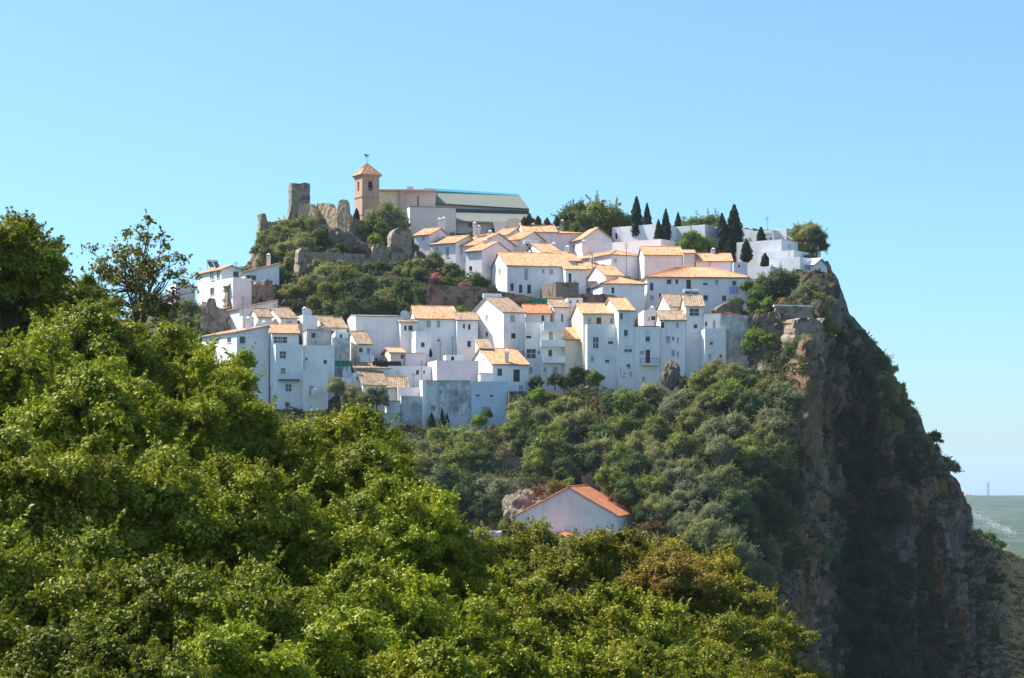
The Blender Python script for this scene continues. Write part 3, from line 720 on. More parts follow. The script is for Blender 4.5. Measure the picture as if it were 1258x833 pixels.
house('white block house with roof clutter and an aerial', 372, 390, 360, 387, 408, 5, roof='flat', D=262, col_=WHITE, wins=[('S',366,396,4,5,'o')], dish=[(378,384,.55)], ch=[(374,387,5)])
house('long house with a weathered brown roof beside the big blank white house', 398, 425, 384, 402, 416, 7, pitch=24, tile=m_old, D=262, col_=WARM, wins=[('F',408,409,4,6,'w'),('F',418,411,3,3,'w')])
def xb(root, C, f, s, L, H):
    mb = MB(); a, z = hitface(C, f, 342, 467.5); b, _ = hitface(C, f, 367, 467.5); z -= C.z; out = -s
    mb.box(f*a+Vector((0, 0, z))+out*.003, f*(b-a), out*.8, (0, 0, .14)); mb.build('awning', m_iron, root)
    mb = MB(); a, z = hitface(C, f, 336, 421); b, _ = hitface(C, f, 354, 421)
house('long white house with a pale orange roof and square chimney, leftmost of the lower row', 291, 330, 248, 408, 500, 11, roof='sl', rise=.9, D=247,
      wins=[('F',298,417.7,7,9,'w'),('S',281.6,417.7,5,7,'w'),('S',267,417.5,4,6,'w')], ch=[(304.5,405,11,-3),(324,404,5)])
house('tall narrow white house with a dark grille under its orange roof', 338.5, 372, 327, 423, 500, 6, roof='flat', par=.1, D=246.2,
      wins=[('F',347.5,436,8,9,'g'),('F',348,455.7,6,7,'g'),('F',354.5,476.4,8,9,'g'),('F',353,497,6,6,'w')], extra=xb)
house('set-back top storey with an orange roof above the tall narrow house', 334, 367, 328, 408.5, 423.5, 4.5, roof='gs', pitch=26, D=247.6, wins=[('F',344.5,417.5,17,8,'g')], name='top_storey')
house('white house with two tiny windows right of the tall narrow house', 374, 411, 371, 424, 455, 6, roof='flat', D=248.6, wins=[('F',376.6,441,3,4,'w'),('F',399.5,444.5,5,5,'w')])
house('cream low annex with a grey door and a white tank on its terrace', 372.5, 403, 371, 455, 488, 4, roof='flat', D=245.6, col_=WARM, wins=[('F',382.5,480,5,11,'b')])
house('grey concrete rooftop room with a flat brown slab roof', 377, 407, 372, 405, 420, 5, roof='flat', mat=m_stained, col_=(.55,.55,.53), D=253, trim=m_old, wins=[('F',385,412,5,6,'o')])
house('bare grey block wall house between the tiny-windowed house and the small brown-roofed house', 408, 430, 404, 415, 446, 5, roof='flat', mat=m_stained, col_=(.58,.58,.55), D=251.5)
house('big blank white house with an unbroken wall in the middle of the village', 437, 496, 425, 388.5, 441, 9, roof='gs', rise=.35, pitch=8, D=259, tile=m_slab, over=.05)
def xbal(root, C, f, s, L, H): balcony(root, C, f, s, 440, 457, 443.5, 6)
house('little white house with a brown roof and two windows against the big blank house', 439.5, 456, 424, 422, 446, 6.5, roof='gs', pitch=27, tile=m_old, D=254.5, col_=WARM, wins=[('F',443.3,430,5,6,'w'),('F',452.4,431.4,4,7,'b')], extra=xbal)
house('white house with a small tiled bay and one square window', 510.5, 530, 490, 407, 443, 9, roof='flat', D=256, wins=[('F',519.5,423.5,5,6,'w')], par=.1)
house('glazed rooftop room with a thin brown roof and two windows', 492, 512, 486, 395.5, 408, 4, roof='gs', pitch=10, D=258.5, tile=m_old, wins=[('F',498,403,3.5,6.5,'w'),('F',504.5,403,6,7,'w')], dish=[(497,387,.6)])
house('wide white house with a long light-brown roof and white shuttered windows', 511, 561, 503, 391, 443, 8, roof='gs', pitch=24, D=260.5, wins=[('F',526.5,398,5,8,'b'),('F',538.7,398,4,8,'b'),('F',538.7,417,3.5,5,'v')], ch=[(555,389,7)])
house('white house with two dark windows side by side under a short roof', 561.5, 587, 556, 393, 443, 7, roof='gs', pitch=18, D=259.5, wins=[('F',570,400.6,3,6,'w'),('F',576.5,401.6,3.5,7,'w'),('F',576.3,422.5,5,8,'w')], tile=m_old)
def xk(root, C, f, s, L, H): balcony(root, C, f, s, 635, 660, 440.5, 8, 1.0, False, m_blue)
house('tall gabled white house with a large solar water heater on its roof', 618.7, 645, 577, 383, 444, 10, roof='gs', pitch=23, D=256, tile=m_old,
      wins=[('S',598,390.5,3.5,6,'b'),('S',597.6,410.8,3.5,6,'w'),('S',597.6,432,4,7,'w'),('F',629.7,391.4,6,8,'b'),('F',631,412.6,6,7,'w'),('F',631,435.5,6,8,'w')], heater=[(612,377,.45,1.15)], extra=xk)
house('flat-fronted white house with a dark glazed balcony', 645.5, 664, 641, 396, 476, 6, roof='flat', D=255.4, wins=[('F',649.5,412,7,8,'v'),('F',652.5,434.5,12,12,'g'),('F',652,455,4.5,8,'b'),('F',662,433,3,4,'w')])
def xbalc(root, C, f, s, L, H):
    balcony(root, C, f, s, 667, 694, 404.5, 8.5, 1.2); balcony(root, C, f, s, 664, 694, 424.5, 6, 1.2); balcony(root, C, f, s, 667, 694, 444.5, 6, 1.2)
house('white house with three stacked solid balconies', 664, 693, 661, 398, 480, 6, roof='flat', D=254.8, wins=[('F',677,412.5,5,10,'b'),('F',676,434,5,9,'w'),('F',669.5,454.2,3.5,6,'b'),('F',682,455.5,5,9,'b')], extra=xbalc)
house('pink-walled house with an orange-red roof above the glazed balcony', 646, 676, 640, 384.5, 399, 6, roof='gs', pitch=22, D=260, col_=PINK, tile=m_red, wins=[('F',667,391,4,8,'w')])
house('white house with a single narrow window beside the ochre wall', 680, 699, 660, 377, 402, 8, roof='gs', pitch=20, D=262, tile=m_old, wins=[('F',690.6,390.5,2.6,10,'w')])
house('weathered cream lean-to with a scrap of tiled roof', 693.5, 716, 690, 416.5, 456, 4, roof='sf', pitch=22, D=254.3, mat=m_worn, col_=CREAM)
house('big white house with a tall barred window and bright lit flank', 721.4, 760, 700, 398.5, 478, 12, roof='flat', D=250.6, par=.1,
      wins=[('F',732,421,7,14,'g'),('F',750.3,419,7,8,'v'),('F',728,441,4,6,'b'),('F',746,441.6,6,8,'v')])
house('top storey of the big house with ochre flank, brown door and orange roof', 716.5, 757, 701, 385, 399.5, 10, roof='gs', pitch=17, D=252.2, mat=m_worn, col_=(.74,.64,.48), name='top_storey',
      wins=[('F',724,394.4,5,8,'b'),('F',735.7,394,6,8,'d'),('F',751,394,2.5,7,'w')])
def xpatch(root, C, f, s, L, H):
    for (x0, x1, y0, y1) in ((761.5, 763.5, 449, 464), (765, 769, 457, 461), (770, 773, 450, 454), (772, 777, 456, 463), (764.5, 768, 462, 465), (767, 771, 448, 450)):
        mb = MB(); a, z0 = hitface(C, f, x0, y1); b, z1 = hitface(C, f, x1, y0); z0 -= C.z; z1 -= C.z; out = -s; n = 9; c = Vector((0, 0, (z0+z1)/2))+f*(a+b)/2
        pts = [c+f*math.cos(i*2*math.pi/n)*(b-a)/2*rnd.uniform(.6, 1.1)+Vector((0, 0, math.sin(i*2*math.pi/n)*(z1-z0)/2*rnd.uniform(.6, 1.1)))+out*(.03 if x0 < 763 else .045 if x0 < 771 else .06) for i in range(n)]
        mb.face(pts); mb.face([p-out*.028 for p in pts][::-1])
        for i in range(n): mb.face([pts[i], pts[(i+1) % n], pts[(i+1) % n]-out*.028, pts[i]-out*.028])
        mb.build('bare_patch', m_worn, root).color = (.50, .46, .40, 1)
house('slim white gabled tower house with a patch of fallen plaster', 759.8, 779, 738, 381, 480, 10, roof='gs', pitch=20, D=250, wins=[('F',763.6,388.6,3.5,8,'w'),('F',769,409,5,8,'w'),('F',771.8,428.7,10,8,'v'),('F',772.5,450,4,6,'w')], extra=xpatch)
def xn(root, C, f, s, L, H): balcony(root, C, f, s, 786.5, 810, 447, 6.5, 1., False)
house('flat white house with an iron railed balcony', 779.3, 811, 775, 401, 477, 7, roof='flat', D=250.2, trim=m_iron, wins=[('F',795.8,412.8,6,14,'v'),('F',795.8,437.8,5.5,16,'d'),('F',788.7,433,5,4,'b'),('F',790.7,465.3,3.5,5,'b')], extra=xn)
house('small pink rooftop house behind the iron balcony', 791, 820, 784, 381, 402, 6, roof='flat', D=258, col_=PINK, wins=[('F',803,391,6,5,'o'),('F',797,392,3,4,'b')], ch=[(801,388,7)])
house('white house with many small shutters and a brown roof, right of the iron balcony', 811.3, 842, 806, 393, 477, 7, roof='gs', pitch=20, D=250.8, tile=m_old,
      wins=[('F',813.9,399.5,4,7,'d'),('F',832.4,399.5,3,7,'b'),('F',820.7,417,4.5,8,'b'),('F',827,416,2.5,5,'w'),('F',832.8,418,2,7,'b'),('F',827,433.7,4.5,7,'b'),('F',832.8,435,2,7,'b')])
house('upper white gabled house with a brown roof behind the many-shuttered house', 823, 841, 806, 376.5, 395, 8, roof='gs', pitch=24, D=260, tile=m_old, col_=WARM)
house('tall white house with a wide glazed gallery window', 842.5, 864, 836, 376, 480, 8, roof='gs', pitch=22, D=252.5, tile=m_old, wins=[('F',853,383.5,12,9.5,'g'),('F',854.4,400.6,5.5,5.5,'B')], heater=[(854,368,.3,.9)], dish=[(847,366,.5)])
house('white buttress house whose lit flank carries a slanting shadow', 866, 892, 845, 404, 478, 14, roof='flat', D=249, par=.1, wins=[('F',874,420,4.5,8,'v'),('F',872,438,3,6,'b'),('F',885.5,437.5,4,4,'w')])
house('narrow white upper storey with a bright niche, right end of the lower row', 864.5, 886, 861, 385.5, 406, 7, roof='flat', D=251.8, trim=m_tile, wins=[('F',867.5,398,3,6,'w'),('F',877.3,398.7,3.5,10,'b')])
# --- lower cluster
house('white box house below the green netting', 421, 432, 418, 449, 466, 4, roof='flat', D=249.6, col_=LILAC)
house('white house with a blue door and low brown roof', 436, 478, 430, 452, 470, 5, roof='gs', pitch=14, D=249.8, tile=m_old, wins=[('F',441.7,457,4.5,8,'B'),('F',464,458.5,5,5.5,'o')])
house('long low white wall house with two small dark windows', 477, 530, 472, 449.5, 476, 6, roof='flat', D=250.6, wins=[('F',513,457.5,4,6,'w'),('F',521,457,2.5,4.5,'w')])
house('white cottage with a grey-brown tiled roof, nearest the olive trees', 446, 475, 432, 472, 488, 6, roof='gs', pitch=30, D=246.8, tile=m_old, wins=[('F',464,477,3,4,'o')])
house('cottage with a moss-yellow tiled roof beside the grey-brown roofed cottage', 476.5, 501, 473, 475.5, 490, 5, roof='gs', pitch=28, D=247.2, tile=m_old, col_=CREAM)
house('small cream house with a yellowish roof below the big blank house', 480, 497, 470, 433, 446, 5, roof='gs', pitch=14, D=254.2, col_=CREAM, wins=[('F',494,438.5,3.5,5,'o')])
house('low pinkish terrace house next to the small cream house', 498, 523, 494, 434, 447, 5, roof='flat', D=254.3, col_=PINK, trim=m_tile)
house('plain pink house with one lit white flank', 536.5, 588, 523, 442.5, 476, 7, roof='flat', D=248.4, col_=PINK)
house('white house with a pale orange roof, dark door and square chimney', 605, 649, 575, 447, 482, 11, roof='gs', pitch=21, D=249.2, wins=[('F',614,457.3,6,9,'o'),('F',634.7,461.5,8,15,'d'),('F',652,455,4,7,'b'),('F',640,476,5,5,'g')], ch=[(622.6,446,12,-5)])
house('grey water-stained house with boarded windows above the cypresses', 523.5, 578.5, 518, 468, 527, 7, roof='flat', D=243.6, mat=m_stained, col_=(.62,.66,.68), wins=[('F',560,482.7,8,8,'G'),('F',541,481.7,5,5.5,'G'),('F',560,502,9,8,'G'),('F',532,501,7,7,'G')], trim=m_slab)
house('pale blue house with two small windows and a garage door', 579, 624, 574, 468.5, 524, 7, roof='flat', D=243.8, col_=BLUE, wins=[('F',587,484,5,7.5,'v'),('F',604,484.4,5,7.5,'v'),('F',597.5,507,11,14,'b')])
house('low grey stained annex left of the boarded grey house', 493, 523, 489, 486.5, 522, 5, roof='flat', D=243.8, mat=m_stained, col_=(.56,.60,.62), wins=[('F',509,501.5,8,13,'b')])
house('pink roof terrace between the mossy cottage and the grey house', 489, 519, 485, 476, 490, 5, roof='flat', D=246, col_=PINK, name='terrace', cat='terrace', par=.9)
house('slender white wall pier at the left corner of the boarded grey house', 519, 523.2, 517.5, 466.5, 488, 3, roof='flat', D=243.9, name='wall_pier', cat='pier', th=10)
house('pale shed with a greenish roof edge beside the grey annex', 475, 492, 472, 493, 514, 4, roof='flat', D=242.6, col_=(.62,.66,.66), trim=m_zinc)
house('low grey terrace wall under the pale shed', 462, 490, 458, 507, 524, 3, roof='flat', D=240.5, mat=m_worn, col_=GREY, name='terrace', cat='terrace')
house('white stepped yard wall left of the brown-roofed cottages', 419, 433, 416, 464, 484, 4, roof='flat', D=247.6, col_=LILAC)
house('small white lean-to with a brown roof between the two-windowed house and the gabled heater house', 590, 604, 584, 428, 446, 4, roof='sf', pitch=18, D=254, tile=m_old, wins=[('F',597,438,3,5,'o')])
house('low white rooftop parapet room above the bare grey block wall', 412, 428, 408, 408, 418, 4, roof='flat', D=254, wins=[('F',419,413,3,4,'o')])
house('narrow white yard house between the green netting and the cottages', 434, 444, 430, 458, 474, 3, roof='flat', D=248.3, wins=[('F',439,465,2.5,4,'w')])
house('white roof terrace room with a dark doorway above the pink house', 548, 570, 543, 436, 446, 4, roof='flat', D=252.6, wins=[('F',556,441,4,6,'o')])
house('low white wall house behind the pale blue house', 590, 606, 586, 459, 472, 3, roof='flat', D=246.5, trim=m_tile)
# --- middle row
def cloth(root, C, f, s):
    a, z = hitface(C, f, 896, 360.5); b, z1 = hitface(C, f, 907, 352); z -= C.z; z1 -= C.z; mb = MB(); n = 10
    for i in range(n):
        u0, u1 = a+(b-a)*i/n, a+(b-a)*(i+1)/n; k0, k1 = .08+.05*math.sin(i*1.9), .08+.05*math.sin((i+1)*1.9)
        mb.face([f*u0-s*k0+Vector((0, 0, z)), f*u1-s*k1+Vector((0, 0, z)), f*u1-s*k1*.6+Vector((0, 0, z1)), f*u0-s*k0*.6+Vector((0, 0, z1))])
    mb.build('hanging_cloth', m_purple, root)
house('long white house with a purple cloth hanging below a window', 795, 918, 790, 340, 390, 9, roof='hip', pitch=20, D=274, th=3,
      wins=[('F',822,346,6,6,'w'),('F',831.5,346,4,6,'w'),('F',846,350,5.5,13,'d'),('F',866.5,347.5,6,6,'v'),('F',880.5,346.5,4,6,'b'),('F',902,348,5.5,6,'w'),('F',812.4,366,5.5,11,'d'),('F',821.7,365,5,7,'w'),('F',831,365,5.5,7,'w'),('F',867,366,6,7,'w'),('F',889.7,366.5,5.5,7,'w'),('F',800.5,352,5,10,'B'),('F',801,366,4,6,'b')],
      extra=lambda root, C, f, s, L, H: cloth(root, C, f, s))
house('white house with a low orange hipped roof right of the dark stone shed', 740, 792, 721, 348, 392, 10, roof='hip', pitch=19, D=270.5, wins=[('S',724,356,4,7,'w'),('F',753,356.7,4,8,'w')])
house('wide white house with seven openings at the end of the dark terrace wall', 623, 701, 592, 326, 366, 12, roof='gs', pitch=21, D=279, th=12,
      wins=[('S',597.3,332.4,3,5,'b'),('S',613.6,332.4,2.5,5,'b'),('S',608,353,4,6,'b'),('F',646.3,336.8,4.5,14,'b'),('F',629,352.7,4,9,'d'),('F',639.6,354.8,4,10,'d'),('F',650,355.2,4.5,11,'d'),('F',667.4,333,3,5,'b'),('F',677.3,334,4.5,6,'b')])
house('cream-white end house with one tall dark doorway above the stone shed', 695, 720, 690, 331, 366, 7, roof='gs', pitch=12, D=277.5, th=6, wins=[('F',700.2,341.3,3.5,11,'o')])
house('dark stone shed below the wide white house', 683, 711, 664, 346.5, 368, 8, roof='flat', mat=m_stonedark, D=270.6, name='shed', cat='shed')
house('small white kiosk house with a round white tank, on the terrace above the pink house', 697, 716, 692, 366, 379, 5, roof='flat', D=264.5, wins=[('F',701,371,2,3,'o'),('F',709.5,371.5,3,6,'w')])
house('beige open-sided roof terrace with a slab roof beside the green netting', 668, 694, 655, 366.5, 378, 6, roof='flat', D=265, col_=CREAM, trim=m_slab, wins=[('F',683,371,3,7,'o'),('F',694,371,3,6,'o')])
# --- stepped terrace going up to the church
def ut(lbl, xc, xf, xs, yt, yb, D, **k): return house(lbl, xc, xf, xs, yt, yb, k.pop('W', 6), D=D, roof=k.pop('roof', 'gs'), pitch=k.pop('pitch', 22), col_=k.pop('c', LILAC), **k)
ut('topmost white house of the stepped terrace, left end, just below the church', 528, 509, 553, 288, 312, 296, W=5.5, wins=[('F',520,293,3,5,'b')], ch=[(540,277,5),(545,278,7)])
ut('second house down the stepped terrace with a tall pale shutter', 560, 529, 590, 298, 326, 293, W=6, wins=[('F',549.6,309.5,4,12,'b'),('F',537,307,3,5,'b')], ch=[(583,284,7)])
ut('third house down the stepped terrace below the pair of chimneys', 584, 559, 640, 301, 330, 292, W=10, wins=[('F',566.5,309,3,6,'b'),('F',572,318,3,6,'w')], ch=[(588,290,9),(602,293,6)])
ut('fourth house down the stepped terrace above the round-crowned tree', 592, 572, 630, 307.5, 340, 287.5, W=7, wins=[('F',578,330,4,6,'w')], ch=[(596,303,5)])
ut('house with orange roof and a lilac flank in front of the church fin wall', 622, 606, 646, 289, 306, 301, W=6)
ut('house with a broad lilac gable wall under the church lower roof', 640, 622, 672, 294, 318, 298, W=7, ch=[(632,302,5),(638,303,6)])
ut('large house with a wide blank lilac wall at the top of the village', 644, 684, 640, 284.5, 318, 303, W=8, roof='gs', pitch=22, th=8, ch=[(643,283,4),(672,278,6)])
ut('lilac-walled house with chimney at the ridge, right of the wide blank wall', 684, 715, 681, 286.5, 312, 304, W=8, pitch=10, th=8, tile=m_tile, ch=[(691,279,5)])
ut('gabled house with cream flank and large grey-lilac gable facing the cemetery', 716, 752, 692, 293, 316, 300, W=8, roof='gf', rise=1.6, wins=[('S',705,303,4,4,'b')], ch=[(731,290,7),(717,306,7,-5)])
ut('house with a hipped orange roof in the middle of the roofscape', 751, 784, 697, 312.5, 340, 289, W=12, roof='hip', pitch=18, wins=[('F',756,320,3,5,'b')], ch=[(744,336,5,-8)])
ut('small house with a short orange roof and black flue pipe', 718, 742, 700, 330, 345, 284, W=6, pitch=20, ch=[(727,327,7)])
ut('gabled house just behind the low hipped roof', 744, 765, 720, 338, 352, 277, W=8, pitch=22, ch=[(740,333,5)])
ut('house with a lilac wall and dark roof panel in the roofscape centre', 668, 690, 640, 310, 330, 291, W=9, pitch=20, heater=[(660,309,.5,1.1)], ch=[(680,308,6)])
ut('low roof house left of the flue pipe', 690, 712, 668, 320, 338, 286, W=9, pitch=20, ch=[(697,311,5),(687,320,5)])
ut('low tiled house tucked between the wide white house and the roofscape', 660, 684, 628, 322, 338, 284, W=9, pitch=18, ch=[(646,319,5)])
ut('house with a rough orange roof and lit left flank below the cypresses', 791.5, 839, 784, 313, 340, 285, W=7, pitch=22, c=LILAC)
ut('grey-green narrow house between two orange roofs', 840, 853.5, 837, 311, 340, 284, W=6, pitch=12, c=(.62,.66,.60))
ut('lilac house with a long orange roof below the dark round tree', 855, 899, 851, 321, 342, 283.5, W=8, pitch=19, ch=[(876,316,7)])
house('small pale blue flat house at the right end of the roofscape', 901, 918, 898, 322, 345, 5, roof='flat', D=281, col_=BLUE, wins=[('F',908,327,3,4,'w')])
# --- cemetery
def cem(lbl, xc, xf, xs, yt, yb, D, W=4, **k): return house(lbl, xc, xf, xs, yt, yb, W, D=D, th=k.pop('th', -36), roof=k.pop('roof', 'flat'), col_=(.82,.82,.82), name=k.pop('name', 'cemetery_building'), cat=k.pop('cat', 'cemetery building'), **k)
cem('long white cemetery building with a small dark doorway, left of the tallest cypress', 752, 809, 739, 279.5, 305, 305, 6, wins=[('F',757,290,3,7,'o')])
cem('low white cemetery wall terrace in front of the long white building', 752, 812, 748, 298, 312, 297, 4)
cem('white cemetery block between the dark cypresses and the round green tree', 812, 866, 806, 280, 300, 306, 6)
cem('white cemetery wall block behind the tall dark double cypress', 870, 905, 864, 282, 306, 305, 5)
def niches(root, C, f, s, L, H):
    for i in range(3):
        for j in range(3):
            a, z = hitface(C, f, 938.5+i*3.6, 290+j*5.2); b, z1 = hitface(C, f, 941.4+i*3.6, 286+j*5.2); mb = MB()
            mb.box(f*a+Vector((0, 0, z-C.z))-s*.02, f*(b-a), s*.015, (0, 0, z1-z)); mb.build('burial_niche', m_blind, root)
cem('white cemetery niche block with a grid of burial niches', 920, 951, 914, 284.5, 308, 303, 6, extra=niches)
cem('tall white cemetery block with a curved end beside the niches', 951, 966, 946, 281.5, 312, 302, 7)
cem('white gabled cemetery wall sloping down towards the cliff trees', 966, 989, 963, 305, 328, 301, 5, roof='sr', pitch=30, tile=m_plaster)
cem('middle white cemetery terrace behind the small cypresses', 905, 960, 896, 298, 330, 297, 5, wins=[('F',947,293,2,3,'o')])
cem('lower white cemetery terrace with a stepped parapet', 934, 975, 928, 310, 335, 294, 5)
cem('pale blue-white curved retaining building below the cemetery', 945, 983, 934, 318, 342, 289, 6)
cem('blue-white retaining wall above the dark green trees', 917, 946, 914, 329, 344, 287, 3, name='retaining_wall', cat='wall')
def arch(root, C, f, s, L, H):
    for x in (991, 995.5): window(root, Vector((0, 0, 0)), f, -s, (0, 0, 0, 0), 'x', 0)
cem('tiny white chapel with two dark openings at the cliff edge', 985, 1000, 983, 326, 340, 288, 4, name='chapel', cat='chapel', roof='gs', tile=m_plaster, pitch=25, wins=[('F',990.5,330,2,4,'o'),('F',994,330,2,4,'o')])
cem('slim white pillar beside the chapel at the cliff edge', 1002, 1006, 1001, 320, 336, 288, .6, name='pillar', cat='pillar', th=10)

# ------------------------------------------------------------------ church
def church():
    D = 318; C = P(497, 285, D); root = empty('church', C, 'large beige church with a grey-green metal roof and teal glazing', 'church')
    Z = lambda py, d: (HY-py)/F*d-C.z
    def blk(name, x0, x1, y0, y1, d, dep, mat, c=None, yr=None, y1r=None):   # box with optional sloping top (y0 left, yr right)
        mb = MB(); a = P(x0, y1, d)-C; b = P(x1, y1r or y1, d)-C; za = Z(y0, d); zb = Z(yr if yr else y0, d); q = Vector((0, dep, 0))
        mb.hexa([a, b, b+q, a+q, Vector((a.x, a.y, za)), Vector((b.x, b.y, zb)), Vector((b.x, b.y+dep, zb)), Vector((a.x, a.y+dep, za))])
        o = mb.build(name, mat, root); 
        if c: o.color = (*c, 1)
        return o
    blk('wall', 466, 492, 234.5, 290, 319, 9, m_plaster, (.80, .68, .52), 234)
    blk('pilaster', 491, 497.5, 233.2, 262, 318.3, 9.5, m_plaster, (.48, .33, .26))
    blk('wall', 497.5, 535, 234, 262, 320, 8, m_plaster, (.72, .58, .52), 235.5)
    blk('parapet_strip', 466, 535, 232.6, 234.4, 318.1, 10, m_brick)
    # terrace wall, the big smooth block, turned a little so that its left flank is lit
    f = Vector((math.cos(R(14)), math.sin(R(14)), 0)); s = Vector((-f.y, f.x, 0)); B = P(503.5, 292, 309)
    L, _ = hitface(B, f, 560, 254); zt = (HY-254)/F*309-C.z; b0 = B-C; b0.z = -4
    mb = MB(); mb.box(b0, f*L, s*8, (0, 0, zt+4)); mb.build('wall', m_plaster, root).color = (.76, .70, .60, 1)
    mb = MB(); mb.box(b0+Vector((0, 0, zt+4.003))-f*.1-s*.1, f*(L+.2), s*.5, (0, 0, .12)); mb.build('coping', m_slab, root)
    # nave: pale band, dark clerestory strip, sloped roof and lower roof
    blk('wall', 533, 650, 250.4, 290, 321, 9, m_plaster, (.62, .60, .56), 257.2)
    blk('clerestory_window', 560, 650, 256.4, 259.6, 320.85, .1, m_glass, None, 259.2, 262.2)
    def slab(name, pts, mat, th=.25):
        mb = MB(); v = [P(*p)-C for p in pts]; n_ = (v[1]-v[0]).cross(v[3]-v[0]).normalized(); n_ = n_ if n_.z > 0 else -n_
        lo = [p-n_*th for p in v]; mb.hexa([lo[0], lo[1], lo[2], lo[3], v[0], v[1], v[2], v[3]]); 
        # standing seams
        k = 26
        for i in range(1, k): 
            a = v[0].lerp(v[1], i/k); b = v[3].lerp(v[2], i/k); mb.tube([a+n_*.02, b+n_*.02], .045, 4, cap=False)
        return mb.build(name, mat, root)
    slab('roof', [(533, 249.5, 320.3), (650, 256.2, 320.3), (638, 240.2, 327), (533, 236, 327)], m_zinc)
    slab('glazed_ridge', [(519, 233.6, 326.6), (638.4, 240.4, 326.8), (636, 238.2, 330), (521, 230.8, 330)], m_teal, .2)
    blk('roof_edge', 533, 650, 249.6, 250.6, 320.2, .4, m_iron, None, 256.4, 257.4)
    blk('gable_vent', 500, 507, 229, 234, 324, 3, m_plaster, (.5, .42, .38))
    slab('lower_roof', [(556, 271, 311), (660, 274.5, 311), (652, 262.5, 320.8), (556, 260, 320.8)], m_zinc)
    blk('wall', 560, 606, 271.5, 292, 312, 7, m_plaster, (.62, .55, .50)); blk('window', 576, 582, 273.5, 279.5, 311.9, .1, m_glass)
    mb = MB(); mb.tube([P(513.5, 254, 317)-C, P(513.5, 241, 317)-C], .12, 6); mb.build('mast', m_iron, root)
    # fin wall with round hole at the right
    D2 = 309; pts = [(606, 272), (622, 272), (621, 292), (610, 292)]
    mb = MB(); v = [P(x, y, D2)-C for x, y in pts]; lo = [p+Vector((0, 4, 0)) for p in v]
    mb.hexa([v[3], v[2], lo[2], lo[3], v[0], v[1], lo[1], lo[0]]); mb.build('fin_wall', m_plaster, root).color = (.70, .66, .58, 1)
    mb = MB(); v = [P(x, 272.5-9*0, D2+.5)-C for x in (622, 640)]; n = 8
    for i in range(n):
        a0, a1 = math.pi*i/n, math.pi*(i+1)/n
        g = lambda a, k: P(631-9*math.cos(a), 272-4*math.sin(a), D2+.5+k)-C
        mb.face([g(a0, 0), g(a1, 0), g(a1, 5), g(a0, 5)])
    mb.face([P(631-9*math.cos(math.pi*i/n), 272-4*math.sin(math.pi*i/n), D2+.5)-C for i in range(n+1)])
    mb.box(P(622, 292, D2+.5)-C, P(640, 292, D2+.5)-P(622, 292, D2+.5), (0, 5, 0), (0, 0, (292-272)/F*D2)); mb.build('side_chapel', m_plaster, root).color = (.60, .58, .54, 1)
church()
